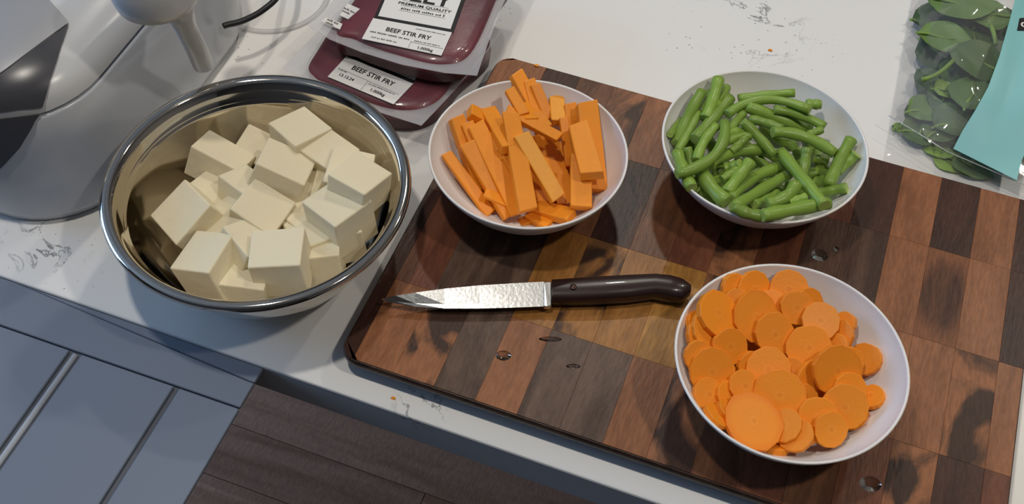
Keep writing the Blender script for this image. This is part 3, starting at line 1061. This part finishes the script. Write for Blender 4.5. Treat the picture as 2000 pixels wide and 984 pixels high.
# ------------------------------------------------------------------ text
def text_mesh(name, body, o0, u, nrm, size, mat, parent, align='LEFT', lift=0.0002, sx=1.0):
    cu = bpy.data.curves.new('lettering', 'FONT')
    cu.body = body
    cu.size = size
    cu.align_x = align
    cu.offset = size * 0.022
    cu.resolution_u = 2
    to = bpy.data.objects.new('tmp_text', cu)
    COL.objects.link(to)
    dg = bpy.context.evaluated_depsgraph_get()
    dg.update()
    me = bpy.data.meshes.new_from_object(to.evaluated_get(dg))
    bpy.data.objects.remove(to)
    u = Vector(u).normalized()
    nrm = Vector(nrm).normalized()
    vv = nrm.cross(u)
    org = world_origin(parent)
    for q in me.vertices:
        q.co = Vector(o0) + u * (q.co.x * sx) + vv * q.co.y + nrm * lift - org
    me.materials.clear()
    me.materials.append(mat)
    o = bpy.data.objects.new(name, me)
    COL.objects.link(o)
    o.parent = parent
    return o


def bar(name, a, b, wid, nrm, mat, parent, lift=0.0002):
    a, b, nrm = Vector(a), Vector(b), Vector(nrm).normalized()
    s = nrm.cross(b - a).normalized() * wid / 2
    q = [a - s, b - s, b + s, a + s]
    v = [p + nrm * lift for p in q] + [p + nrm * (lift + 0.00008) for p in q]
    f = [[3, 2, 1, 0], [4, 5, 6, 7]] + [[i, (i + 1) % 4, 4 + (i + 1) % 4, 4 + i] for i in range(4)]
    return mk(name, v, f, mat, parent=parent)


def marks(name, o0, u, nrm, length, size, mat, parent, seed=0):
    """a line of print too small to read: short strokes of uneven length"""
    rg = random.Random(seed)
    u = Vector(u).normalized(); nrm = Vector(nrm).normalized(); vv = nrm.cross(u)
    V_, F_ = [], []
    x = 0.0
    while x < length:
        for _k in range(rg.randint(3, 7)):
            wdt = size * rg.uniform(0.25, 0.5); hgt = size * rg.uniform(0.55, 1.0)
            if x + wdt > length: break
            a = Vector(o0) + u * x + nrm * 0.0002
            k = len(V_)
            V_ += [a, a + u * wdt, a + u * wdt + vv * hgt, a + vv * hgt]
            V_ += [p + nrm * 0.00006 for p in V_[k:k + 4]]
            F_ += [[k + 4, k + 5, k + 6, k + 7]] + [[k + i, k + (i + 1) % 4, k + 4 + (i + 1) % 4, k + 4 + i] for i in range(4)]
            x += wdt + size * 0.28
        x += size * 0.5
    return mk(name, V_, F_, mat, parent=parent)


def quadplate(name, c4, th, mat, parent):
    n = (Vector(c4[1]) - Vector(c4[0])).cross(Vector(c4[2]) - Vector(c4[0])).normalized()
    if n.z < 0: n = -n
    v = [Vector(p) for p in c4] + [Vector(p) + n * th for p in c4]
    f = [[3, 2, 1, 0], [4, 5, 6, 7]] + [[i, (i + 1) % 4, 4 + (i + 1) % 4, 4 + i] for i in range(4)]
    return mk(name, v, f, mat, parent=parent)


def smooth_poly(pts, n=8):
    """closed Catmull-Rom through points"""
    P_ = [Vector((p[0], p[1], 0)) for p in pts]
    out = []
    m_ = len(P_)
    for i in range(m_):
        p0, p1, p2, p3 = P_[i - 1], P_[i], P_[(i + 1) % m_], P_[(i + 2) % m_]
        for k in range(n):
            t = k / n
            q = 0.5 * ((2 * p1) + (-p0 + p2) * t + (2 * p0 - 5 * p1 + 4 * p2 - p3) * t * t + (-p0 + 3 * p1 - 3 * p2 + p3) * t ** 3)
            out.append((q.x, q.y))
    return out


def bulge(poly, z0, levels):
    """loft of a polygon shrunk about its centroid: levels [(scale,z)]"""
    cx = sum(p[0] for p in poly) / len(poly); cy = sum(p[1] for p in poly) / len(poly)
    v, f = [], []
    n = len(poly)
    for s, z in levels:
        v += [(cx + (x - cx) * s, cy + (y - cy) * s, z) for x, y in poly]
    for i in range(len(levels) - 1):
        for k in range(n):
            f.append([i * n + k, i * n + (k + 1) % n, (i + 1) * n + (k + 1) % n, (i + 1) * n + k])
    f += [list(range(n))[::-1], [(len(levels) - 1) * n + k for k in range(n)]]
    return v, f


def meat_pack(loc, label_txt, cat, flange, meatpoly, zb0, zt0, big):
    root = empty('beef_pack', loc)
    tag(root, label_txt, cat, 'vacuum packs of beef')
    # block of meat
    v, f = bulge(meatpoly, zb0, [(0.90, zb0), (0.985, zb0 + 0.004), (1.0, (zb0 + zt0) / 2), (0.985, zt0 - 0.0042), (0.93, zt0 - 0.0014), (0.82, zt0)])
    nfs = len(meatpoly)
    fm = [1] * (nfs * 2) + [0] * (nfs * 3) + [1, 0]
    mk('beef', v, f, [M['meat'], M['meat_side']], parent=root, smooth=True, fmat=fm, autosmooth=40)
    v, f = bulge(meatpoly, zb0, [(1.012, zt0 - 0.004), (1.0, zt0 - 0.0018), (0.955, zt0 + 0.0004), (0.86, zt0 + 0.0009)])
    mk('top_film', v, f[:-2] + [f[-1]], M['film_over'], parent=root, smooth=True)
    fl = smooth_flange(flange)
    v, f = prism(fl, zt0 - 0.0046, zt0 - 0.0041)
    mk('film_flange', v, f, M['film'], parent=root)
    return root


def smooth_flange(pts):
    return pts


# lower pack
A, B, C = at(552, 125, 0.008), at(823, 238, 0.008), at(913, 140, 0.008)
D = Vector((-0.136, 0.030, 0.008)); C2 = C + (C - B) * 0.9
flange = [(A.x, A.y), (B.x, B.y), (C2.x, C2.y), (D.x, D.y)]
flange = [(-0.158, -0.0885), (-0.110, -0.0985), (-0.066, -0.1050), (-0.027, -0.1062), (-0.0195, -0.072), (-0.012, -0.030), (-0.006, 0.02), (-0.138, 0.035)]
mp_ = smooth_poly([(-0.141, -0.066), (-0.128, -0.090), (-0.085, -0.0985), (-0.048, -0.0975), (-0.026, -0.080), (-0.020, -0.045), (-0.016, 0.012), (-0.128, 0.026)], 7)
ZL = 0.0105
pk = meat_pack((-0.08, -0.04, ZC), 'lower pack of red beef lying flat on the counter behind the steel bowl', 'meat pack', flange, mp_, ZC + 0.0003, ZL, False)
# dark side skin of the lower pack
n3 = Vector((0, 0, 1))
zl = ZL + 0.0012
LP = [at(677, 110, zl), at(807.5, 163, zl), at(768.7, 204, zl), at(640, 150, zl)]
lb = quadplate('label', [LP[3], LP[2], LP[1], LP[0]], 0.0003, M['paper'], pk)
u = (LP[2] - LP[3]).normalized(); vv = n3.cross(u)
wl = (LP[2] - LP[3]).length; hl = (LP[0] - LP[3]).length
o0 = LP[3] + Vector((0, 0, 0.0003))


def L0(a, b): return o0 + u * (a * wl) + vv * (b * hl) + (LP[0] - LP[3] - vv * hl) * b


text_mesh('product_name', 'BEEF STIR FRY', L0(0.50, 0.60), u, n3, 0.0070, M['ink'], lb, 'CENTER', sx=0.92)
bar('rule', L0(0.03, 0.46), L0(0.97, 0.40), 0.0003, n3, M['greyink'], lb)
bar('rule', L0(0.50, 0.42), L0(0.50, 0.02), 0.0003, n3, M['greyink'], lb)
text_mesh('date', '13.12.24', L0(0.10, 0.20), u, n3, 0.0042, M['ink'], lb)
text_mesh('weight', '1.000kg', L0(0.60, 0.12), u, n3, 0.0044, M['ink'], lb)
marks('small_print', L0(0.53, 0.33), u, n3, wl * 0.40, 0.0011, M['ink'], lb, 1)
marks('small_print', L0(0.04, 0.40), u, n3, wl * 0.14, 0.0010, M['ink'], lb, 2)
US = [at(692, 101.6, zl), at(828, 133.5, zl), at(808.5, 158, zl), at(684.5, 107.5, zl)]
up_ = quadplate('label', [US[3], US[2], US[1], US[0]], 0.0003, M['paper'], pk)
bar('black_band', (US[3] + LP[0]) / 2 + Vector((0, 0, 0.0001)), (US[2] + LP[1]) / 2 + Vector((0, 0, 0.0001)), 0.0036, n3, M['ink'], pk)

# upper pack lies on the lower one
ZU0, ZU = ZL + 0.0022, 0.0400
flange2 = [(-0.1445, -0.0630), (-0.120, -0.0715), (-0.090, -0.0755), (-0.055, -0.0765), (-0.020, -0.0725), (0.0045, -0.0660), (-0.0005, -0.03), (-0.006, 0.02), (-0.010, 0.085), (-0.120, 0.085), (-0.132, 0.0)]
mp2 = smooth_poly([(-0.122, -0.052), (-0.100, -0.0655), (-0.060, -0.069), (-0.025, -0.0655), (-0.0085, -0.045), (-0.012, 0.02), (-0.02, 0.072), (-0.108, 0.072)], 7)
pk2 = meat_pack((-0.065, 0.0, ZU0), 'upper pack of red beef with big black-edged white label, stacked on top', 'meat pack', flange2, mp2, ZU0, ZU, True)
zu = ZU + 0.0012
LU = [at(729, 35.8, zu), at(882.8, 63.7, zu), at(862, 109, zu), at(706.7, 76, zu)]
lb2 = quadplate('label', [LU[3], LU[2], LU[1], LU[0]], 0.0003, M['paper'], pk2)
u = (LU[2] - LU[3]).normalized(); vv = n3.cross(u)
wl = (LU[2] - LU[3]).length; hl = (LU[0] - LU[3]).length
o0 = LU[3] + Vector((0, 0, 0.0003)); skew = (LU[0] - LU[3] - vv * vv.dot(LU[0] - LU[3])); hl = vv.dot(LU[0] - LU[3])


def L1(a, b): return o0 + u * (a * wl) + vv * (b * hl) + skew * b


text_mesh('product_name', 'BEEF STIR FRY', L1(0.50, 0.55), u, n3, 0.0066, M['ink'], lb2, 'CENTER', sx=0.92)
marks('small_print', L1(0.05, 0.36), u, n3, wl * 0.50, 0.0018, M['ink'], lb2, 3)
marks('small_print', L1(0.10, 0.13), u, n3, wl * 0.32, 0.0016, M['ink'], lb2, 4)
marks('small_print', L1(0.61, 0.36), u, n3, wl * 0.32, 0.0014, M['ink'], lb2, 5)
marks('small_print', L1(0.56, 0.90), u, n3, wl * 0.38, 0.0011, M['ink'], lb2, 6)
text_mesh('weight', '1.000kg', L1(0.68, 0.07), u, n3, 0.0042, M['ink'], lb2)
bar('rule', L1(0.58, 0.34), L1(0.58, 0.02), 0.0003, n3, M['greyink'], lb2)
bar('rule', L1(0.58, 0.30), L1(0.98, 0.30), 0.0003, n3, M['greyink'], lb2)
LT = [at(752, 0, zu), at(901, 0, zu), at(880, 57.6, zu), at(738.6, 31.9, zu)]
ext = (LT[0] - LT[3]) * 1.0; ext2 = (LT[1] - LT[2]) * 0.62
big4 = [LT[3], LT[2], LT[1] + ext2 * 0.9, LT[0] + ext * 1.0]
# keep the panel a plane parallelogram
uT = (LT[2] - LT[3]); vT = (LT[0] - LT[3]).normalized()
big4 = [LT[3], LT[2], LT[2] + vT * 0.062, LT[3] + vT * 0.062]
bk = quadplate('label_border', [LT[3] - uT * 0.045 - vT * 0.0028, LT[2] + uT * 0.05 - vT * 0.0028, LT[2] + uT * 0.05 + vT * 0.066, LT[3] - uT * 0.045 + vT * 0.066], 0.0002, M['ink'], pk2)
lb3 = quadplate('label', [p + Vector((0, 0, 0.00025)) for p in big4], 0.0003, M['paper'], pk2)
u3 = uT.normalized(); w3 = uT.length; o3 = LT[3] + Vector((0, 0, 0.00055))


def L2(a, b): return o3 + u3 * (a * w3) + vT * b


text_mesh('small_print', 'PREMIUM QUALITY', L2(0.56, 0.0182), u3, n3, 0.0042, M['ink'], lb3, 'CENTER', sx=1.25)
marks('small_print', L2(0.26, 0.0123), u3, n3, w3 * 0.60, 0.0026, M['ink'], lb3, 7)
for b in (0.0232, 0.0170, 0.0108):
    bar('rule', L2(0.24, b), L2(0.88, b), 0.00025, n3, M['greyink'], lb3)
text_mesh('brand_lettering', 'ELY', L2(0.60, 0.0245), u3, n3, 0.0200, M['ink'], lb3, 'CENTER', sx=1.1)
# price stickers
for q, tx in (([(663, 30), (680, 38), (703, 18), (679, 7)], '10.25'), ([(628, 42), (664, 58), (669, 47), (636, 34)], '0.22.5')):
    c4 = [at(*p, zu - 0.001) for p in q]
    st = quadplate('price_sticker', c4, 0.0003, M['paper'], pk2)
    uu = (c4[1] - c4[0]).normalized()
    cen = sum(c4, Vector()) / 4 + Vector((0, 0, 0.0004))
    marks('print', cen - uu * 0.0055 + n3.cross(uu) * 0.0004, uu, n3, 0.011, 0.0022, M['ink'], st, 8)
    marks('print', cen - uu * 0.0045 - n3.cross(uu) * 0.0028, uu, n3, 0.009, 0.0018, M['ink'], st, 9)

# ------------------------------------------------------------------ white kitchen machine
mach = empty('kitchen_machine', (-0.40, -0.15, ZC))
tag(mach, 'glossy white rounded kitchen machine with dark display beside the steel bowl', 'appliance')
XRm, YF, YB, XL = -0.2140, -0.2975, 0.0150, -0.62


def ring_poly(ins, n=10):
    r = max(0.080 - ins, 0.012)
    return round_poly(XL + ins, XRm - ins, YF + ins, YB - ins, r, n)


def loft(rings, capt=True, capb=True):
    v, f = [], []
    n = len(rings[0][0])
    for poly, z in rings:
        v += [(x, y, z) for x, y in poly]
    for i in range(len(rings) - 1):
        for k in range(n):
            f.append([i * n + k, i * n + (k + 1) % n, (i + 1) * n + (k + 1) % n, (i + 1) * n + k])
    if capb: f.append(list(range(n))[::-1])
    if capt: f.append([(len(rings) - 1) * n + k for k in range(n)])
    return v, f


SE = 0.088
v, f = loft([(ring_poly(0.012), ZC + 0.0004), (ring_poly(0.009), ZC + 0.003), (ring_poly(0.006), ZC + 0.012), (ring_poly(0.005), 0.03), (ring_poly(0.0065), 0.065), (ring_poly(0.0085), SE - 0.0035), (ring_poly(0.0095), SE - 0.0018), (ring_poly(0.0115), SE - 0.0012)])
body = mk('body', v, f, M['shell'], parent=mach, smooth=True, autosmooth=50)
v1, f1 = v, f
rings = [(ring_poly(0.0115), SE + 0.0008), (ring_poly(0.0102), SE + 0.0012), (ring_poly(0.0105), SE + 0.0024)]
for k in range(1, 9):
    a = math.radians(90 * k / 8)
    rings.append((ring_poly(0.0105 + 0.062 * (1 - math.cos(a))), SE + 0.0022 + 0.030 * math.sin(a)))
rings.append((ring_poly(0.11), SE + 0.0325))
v, f = loft(rings)
lid = mk('lid', v, f, M['lidplastic'], parent=mach, smooth=True, autosmooth=50)
v3, f3 = loft([(ring_poly(0.0125), SE - 0.0012), (ring_poly(0.0125), SE + 0.0009)])
mk('seam', v3, f3, M['black'], parent=mach)
allv = [tuple(p) for p in v1] + [tuple(p) for p in v]
allf = [list(p) for p in f1] + [[i + len(v1) for i in p] for p in f]
bvh = BVHTree.FromPolygons(allv, allf)


def hit(px, py, tree, lift=0.0):
    d = Vector(ray(px, py))
    loc, nr, idx, dist = tree.ray_cast(Vector(CAM), d)
    if loc is None: return None
    if nr.dot(d) > 0: nr = -nr
    return loc + nr * lift


def overlay(name, grid, tree, mat, parent, th=0.0015, smooth=True, lift0=0.0002):
    """thin shaped plate lying on a surface; grid = rows of pixel points"""
    V_, F_ = [], []
    nr_, nc = len(grid), len(grid[0])
    for row in grid:
        for p in row:
            h_ = hit(p[0], p[1], tree, th + lift0)
            V_.append(h_)
    for row in grid:
        for p in row:
            V_.append(hit(p[0], p[1], tree, lift0))
    q = nr_ * nc
    for i in range(nr_ - 1):
        for j in range(nc - 1):
            a, b, c, d = i * nc + j, i * nc + j + 1, (i + 1) * nc + j + 1, (i + 1) * nc + j
            F_.append([a, b, c, d]); F_.append([d + q, c + q, b + q, a + q])
    for j in range(nc - 1):
        F_.append([j, j + q, j + 1 + q, j + 1])
        e = (nr_ - 1) * nc
        F_.append([e + j, e + j + 1, e + j + 1 + q, e + j + q])
    for i in range(nr_ - 1):
        F_.append([i * nc, (i + 1) * nc, (i + 1) * nc + q, i * nc + q])
        F_.append([i * nc + nc - 1, i * nc + nc - 1 + q, (i + 1) * nc + nc - 1 + q, (i + 1) * nc + nc - 1])
    if any(x is None for x in V_):
        return None
    return mk(name, V_, F_, mat, parent=parent, smooth=smooth, autosmooth=40)


def lerp_grid(top, bot, rows_, cols):
    def along(pl, t):
        t *= len(pl) - 1
        i = min(int(t), len(pl) - 2)
        s = t - i
        return (pl[i][0] * (1 - s) + pl[i + 1][0] * s, pl[i][1] * (1 - s) + pl[i + 1][1] * s)
    G = []
    for r in range(rows_):
        s = r / (rows_ - 1)
        row = []
        for c in range(cols):
            a, b = along(top, c / (cols - 1)), along(bot, c / (cols - 1))
            row.append((a[0] * (1 - s) + b[0] * s, a[1] * (1 - s) + b[1] * s))
        G.append(row)
    return G


dp = overlay('display_bezel', lerp_grid([(-60, -10), (92, -2), (133, 45)], [(-60, 185), (0, 147), (133, 48)], 8, 10), bvh, M['greyplastic'], mach, 0.0022)
ds_ = overlay('display_glass', lerp_grid([(-60, 188), (0, 150), (133, 51)], [(-60, 228), (0, 218), (82, 207)], 8, 10), bvh, M['darkplastic'], mach, 0.0018)
dl = overlay('front_glass', lerp_grid([(-60, 240), (0, 231), (77, 222)], [(-60, 360), (0, 330), (40, 285)], 6, 8), bvh, M['darkplastic'], mach, 0.0012)
# lever with cap
pts = [at(338, -40, 0.175), at(343, -5, 0.168), at(350, 22, 0.155), at(363, 54, 0.130), at(382, 92, 0.098), at(396, 124, 0.066), at(399, 134, 0.058)]
sp = []
for i in range(len(pts) - 1):
    for k in range(4):
        p0, p1, p2, p3 = pts[max(i - 1, 0)], pts[i], pts[i + 1], pts[min(i + 2, len(pts) - 1)]
        t = k / 4
        sp.append(0.5 * ((2 * p1) + (-p0 + p2) * t + (2 * p0 - 5 * p1 + 4 * p2 - p3) * t * t + (-p0 + 3 * p1 - 3 * p2 + p3) * t ** 3))
sp.append(pts[-1])
rad = [(0.0135 - 0.0055 * min(1, i / 12)) * (1 if i < len(sp) - 4 else (0.97, 0.9, 0.75, 0.45)[i - len(sp) + 4]) for i in range(len(sp))]
v, f, _ = tube(sp, rad, n=16, flat=0.7)
mk('lever', v, f, M['shell'], parent=mach, smooth=True, autosmooth=60)
cc = at(302, -26, 0.170)
v, f = lathe([(0.0, 0.158), (0.022, 0.158), (0.0275, 0.161), (0.029, 0.168), (0.029, 0.196), (0.026, 0.200), (0, 0.200)], (cc.x, cc.y), 40)
mk('cap', v, f, M['lidplastic'], parent=mach, smooth=True, autosmooth=50)
v, f, _ = tube([Vector((cc.x, cc.y, 0.165)), Vector((cc.x - 0.01, cc.y + 0.045, 0.15)), Vector((cc.x - 0.03, cc.y + 0.09, 0.110))], 0.012, n=14)
mk('arm', v, f, M['shell'], parent=mach, smooth=True)

# black cord looping out beside the machine
cp = [(-0.2128, -0.0806, 0.026), (-0.2109, -0.0779, 0.026), (-0.2027, -0.0696, 0.0255), (-0.1957, -0.0573, 0.025), (-0.1916, -0.0457, 0.025), (-0.1898, -0.0340, 0.0245), (-0.1905, -0.018, 0.024), (-0.196, 0.0, 0.022), (-0.206, 0.022, 0.014), (-0.218, 0.045, 0.000), (-0.235, 0.075, -0.012), (-0.262, 0.105, -0.0172), (-0.33, 0.13, -0.0172), (-0.42, 0.14, -0.0172)]
cp = [Vector(p) for p in cp]
sp = []
for i in range(len(cp) - 1):
    p0, p1, p2, p3 = cp[max(i - 1, 0)], cp[i], cp[i + 1], cp[min(i + 2, len(cp) - 1)]
    for k in range(5):
        t = k / 5
        sp.append(0.5 * ((2 * p1) + (-p0 + p2) * t + (2 * p0 - 5 * p1 + 4 * p2 - p3) * t * t + (-p0 + 3 * p1 - 3 * p2 + p3) * t ** 3))
sp.append(cp[-1])
v, f, _ = tube(sp, 0.0026, n=12)
o = mk('power_cord', v, f, M['black'], origin=cp[0], smooth=True)
tag(o, 'black power cord curving beside the white machine', 'cord')
# added faint grey see-through ring lying on the counter
gc = at(527, -2, ZC)
v, f = lathe([(0.0475, ZC + 0.0004), (0.0475, ZC + 0.002), (0.0500, ZC + 0.0026), (0.0522, ZC + 0.002), (0.0522, ZC + 0.0004), (0.0475, ZC + 0.0004)], (gc.x, gc.y + 0.006), 80)
o = mk('faint_ring', v, f, M['faintring'], origin=(gc.x, gc.y, ZC), smooth=True)
tag(o, 'faint grey see-through ring lying flat beside the beef packs', 'ring')

# ------------------------------------------------------------------ bag of spinach
bag = empty('spinach_bag', (0.40, 0.12, ZC))
tag(bag, 'clear plastic bag of leafy greens with a teal label', 'bag')
bx0, bx1, by0, by1 = 0.316, 0.56, 0.006, 0.330


def bag_xy(u_, v_):
    # u across, v front to back; front edge follows the board's far edge, left edge leans
    x = 0.326 + u_ * 0.235 - v_ * 0.012
    y = by0 + v_ * (by1 - by0)
    return x, y


def bag_z(u_, v_):
    e = min(1, u_ / 0.20) * min(1, (1 - u_) / 0.2)
    e2 = min(1, max(0, v_ - 0.03) / 0.30) * min(1, (1 - v_) / 0.15)
    s = math.sin(min(1, max(0, e)) * math.pi / 2) * math.sin(min(1, max(0, e2)) * math.pi / 2)
    z = ZC + 0.0012 + 0.044 * s
    z += 0.0032 * s * math.sin(17 * u_ + 9 * v_ + 2 * math.sin(7 * v_)) + 0.0026 * s * math.sin(31 * v_ - 13 * u_) + 0.0012 * s * math.sin(53 * u_ + 41 * v_)
    return max(z, ZC + 0.0009)


nu, nv = 44, 56
V_, F_ = [], []
for i in range(nu):
    for j in range(nv):
        u_, v_ = i / (nu - 1), j / (nv - 1)
        x, y = bag_xy(u_, v_)
        V_.append((x, y, bag_z(u_, v_)))
for i in range(nu - 1):
    for j in range(nv - 1):
        F_.append([i * nv + j, (i + 1) * nv + j, (i + 1) * nv + j + 1, i * nv + j + 1])
mk('upper_film', V_, F_, M['bagfilm'], parent=bag, smooth=True)
btree = BVHTree.FromPolygons(V_, F_)
V2 = [(x, y, ZC + 0.0003) for x, y, z in V_]
mk('lower_film', V2, F_, M['bagfilm'], parent=bag)
# folded flap: a second film edge crossing the front, with a crisp hem
hemp = [(1736, 226), (1790, 258), (1850, 296), (1920, 326), (1990, 356), (2060, 386)]
back = [(1775, 150), (1830, 190), (1890, 235), (1960, 270), (2030, 300), (2100, 330)]
G = lerp_grid(back, hemp, 8, 16)
V_, F_ = [], []
for r, row in enumerate(G):
    for p in row:
        h_ = hit(p[0], p[1], btree, 0.0016)
        if h_ is None: h_ = at(p[0], p[1], ZC + 0.012)
        h_.z = max(h_.z, ZC + 0.006 + 0.012 * r / 7)
        V_.append(at(p[0], p[1], h_.z))
for i in range(7):
    for j in range(15):
        F_.append([i * 16 + j, i * 16 + j + 1, (i + 1) * 16 + j + 1, (i + 1) * 16 + j])
mk('folded_flap', V_, F_, M['bagfilm'], parent=bag, smooth=True)
hem = [V_[7 * 16 + j] for j in range(16)]
v, f, _ = tube(hem, 0.0004, n=6)
mk('hem', v, f, plain('clear_hem', (0.7, 0.74, 0.75, 1), 0.15, trans=0.4), parent=bag, smooth=True)
# teal label
left = [(1985, -12), (1972, 40), (1952, 110), (1930, 170), (1905, 215), (1880, 255), (1862, 290)]
right = [(2120, -12), (2100, 40), (2075, 110), (2050, 190), (2020, 260), (1996, 312), (1986, 352)]
G = [[(l[0] + (r_[0] - l[0]) * t / 7, l[1] + (r_[1] - l[1]) * t / 7) for t in range(8)] for l, r_ in zip(left, right)]
V_, F_ = [], []
for i, row in enumerate(G):
    for p in row:
        h_ = hit(p[0], p[1], btree, 0.0042)
        z = h_.z if h_ is not None else ZC + 0.02
        if i >= 5: z = max(z, ZC + 0.021)
        V_.append(at(p[0], p[1], z))
q = len(V_)
V_ += [p - Vector((0, 0, 0.0003)) for p in V_]
for i in range(6):
    for j in range(7):
        a, b, c, d = i * 8 + j, i * 8 + j + 1, (i + 1) * 8 + j + 1, (i + 1) * 8 + j
        F_ += [[a, b, c, d], [d + q, c + q, b + q, a + q]]
teal = mk('teal_label', V_, F_, M['teal'], parent=bag, smooth=True)
tag(teal, 'teal printed label')
ttree = BVHTree.FromPolygons([tuple(p) for p in V_[:q]], [ff for ff in F_ if max(ff) < q])
overlay('logo_patch', lerp_grid([(1991, 36), (2012, 34)], [(1986, 60), (2008, 60)], 3, 3), ttree, M['ink'], teal, 0.0002)
lp = hit(2000, 55, ttree, 0.0007)
if lp is not None:
    text_mesh('logo_lettering', 'C', lp, at(2010, 57, lp.z) - at(2000, 55, lp.z), n3, 0.010, M['paper'], teal, 'CENTER')

# leaves (each a thing of its own, inside the bag)
LV = [  # px, py, z over counter, length mm, angle, material
    (1838, 40, 10, 52, 20, 2), (1900, 70, 12, 55, 100, 0), (1845, 110, 10, 54, -30, 2), (1890, 150, 10, 56, 60, 0), (1830, 170, 9, 50, 140, 2),
    (1872, 215, 10, 52, -10, 0), (1815, 225, 8, 46, 80, 2), (1905, 225, 9, 46, 30, 2), (1935, 110, 12, 50, 150, 2), (1870, 265, 7, 44, 200, 0),
    (1800, 258, 6, 36, 20, 0), (1950, 40, 14, 52, 45, 2), (1985, 170, 8, 50, 100, 2), (1960, 250, 8, 48, 20, 0), (1985, 300, 6, 40, 60, 2),
    (1880, 8, 26, 58, 8, 1), (1930, 30, 24, 40, 200, 1), (1848, 75, 22, 48, 5, 1), (1905, 120, 24, 48, 170, 0), (1845, 190, 16, 40, 250, 2),
    (1900, 180, 22, 46, 80, 0), (1850, 175, 19, 24, 20, 3), (1812, 215, 13, 36, 30, 1), (1868, 238, 14, 44, 40, 0), (1838, 250, 11, 34, 60, 1),
    (1862, 312, 3, 34, -22, 3), (1835, 290, 4, 26, -35, 3), (1900, 325, 3, 36, -18, 1), (1754, 246, 3, 10, 70, 3),
]
items = []
for i, (x, y, z, L, ang, mi) in enumerate(LV):
    L /= 1000
    c = at(x, y, ZC + z / 1000)
    nl, nw = 9, 7
    V_, F_ = [], []
    cu1, cu2 = random.uniform(-0.18, 0.18), random.uniform(0.05, 0.22)
    for a in range(nl):
        s = a / (nl - 1)
        wdt = 0.42 * L * (math.sin(math.pi * s ** 0.8) ** 0.75) + 0.0006
        for b in range(nw):
            t = b / (nw - 1) * 2 - 1
            zz = 0.004 * math.sin(3 * s + i) * cu1 * 4 + abs(t) * wdt * cu2 + 0.0011 * math.sin(9 * s + 4 * t + i)
            V_.append(((s - 0.5) * L, t * wdt, max(min(zz, 0.008), -0.004)))
    for a in range(nl - 1):
        for b in range(nw - 1):
            F_.append([a * nw + b, a * nw + b + 1, (a + 1) * nw + b + 1, (a + 1) * nw + b])
    blade_n = len(F_)
    root = empty('spinach_leaf', c)
    R3 = Matrix.Rotation(math.radians(ang), 3, 'Z') @ Matrix.Rotation(random.uniform(-0.15, 0.15), 3, 'X')
    if z < 5: R3 = Matrix.Rotation(math.radians(ang), 3, 'Z')
    q = len(V_)
    W3 = [c + R3 @ Vector(p) for p in V_]
    for p in W3: p.z = max(p.z, ZC + 0.0012)
    lo_ = [p - Vector((0, 0, 0.0004)) for p in W3]
    F2 = F_ + [[k + q for k in ff[::-1]] for ff in F_]
    mk('leaf_blade', W3 + lo_, F2, M['leafs'][mi], parent=root, smooth=True)
    st = [c + R3 @ Vector((-0.5 * L - 0.002 + 0.1 * L * k, 0.001 * math.sin(k), 0.0006 if k > 1 else 0.0)) for k in range(8)]
    for p in st: p.z = max(p.z, ZC + 0.0022)
    v, f, _ = tube(st, [0.0012] * 4 + [0.0009, 0.0007, 0.0005, 0.0003], n=6)
    mk('stem', v, f, M['stem'], parent=root, smooth=True)
    items.append((root, c))
label_rows(items, 5, 'spinach leaf in bag', 'leaf', 'spinach leaves in the bag')
for (p0, p1, p2, zz) in (((1800, 155), (1830, 145), (1862, 118), 0.026), ((1935, 50), (1942, 70), (1945, 88), 0.030)):
    v, f, _ = tube(bez(at(*p0, ZC + zz), at(*p1, ZC + zz + 0.002), at(*p2, ZC + zz), 8), 0.0019, n=8)
    o = mk('green_stalk', v, f, M['stem'], origin=at(*p1, ZC + zz), smooth=True)
    tag(o, 'bright green stalk lying across the dark leaves, ' + ('left one' if p0[0] < 1900 else 'right one by teal label'), 'stalk', 'loose stalks in the bag')

# ------------------------------------------------------------------ drops and crumbs
for (x, y, r, e, lab) in ((983, 694, 5.4, 0.75, 'dark round water drop on the board below the knife blade'), (1601, 498, 6.2, 0.9, 'large water drop on the board between two white bowls'),
                          (1633, 486, 2.2, 1, 'tiny water drop beside a larger drop between bowls'), (1700, 945, 7.0, 0.8, 'water drop on the board near its front right'),
                          (1120, 715, 5.0, 0.35, 'thin wet streak on the board front centre'), (1075, 662, 8.0, 0.25, 'long wet streak on the board beneath the knife')):
    c = at(x, y, 0.0)
    r /= 1000
    prof = [(r, 0.00002), (r * 0.97, 0.0004), (r * 0.8, 0.00085), (r * 0.5, 0.00115), (0, 0.00128)]
    v, f = lathe(prof + [], (0, 0), 24)
    f.append(list(range(24)))
    v = [(p[0], p[1] * e, p[2]) for p in v]
    o = mk('water_drop', v, f, M['water'], smooth=True)
    o.location = c
    o.rotation_euler = (0, 0, 0.35)
    tag(o, lab, 'water drop', 'drops on the chopping board')
for (x, y, z, s, m_, lab) in ((1504, 99, ZC, 2.0, 'carrot', 'orange carrot crumb on the counter behind the bean bowl'), (768, 778, ZC, 1.8, 'carrot', 'orange carrot crumb on the counter front strip'),
                              (1048, 129, 0, 2.2, 'carrot_core', 'pale crumb on the board behind the carrot sticks'), (1748, 720, 0, 1.4, 'carrot_core', 'pale crumb on the board right of the carrot slices')):
    c = at(x, y, z)
    s /= 1000
    v, f = prism([(-s, -s * 0.4), (s * 0.7, -s * 0.6), (s, s * 0.3), (0, s * 0.7), (-s * 0.7, s * 0.4)], 0.00005, s * 0.6)
    o = mk('crumb', v, f, M[m_], bevel=s * 0.12)
    o.location = c
    tag(o, lab, 'crumb', 'food crumbs')
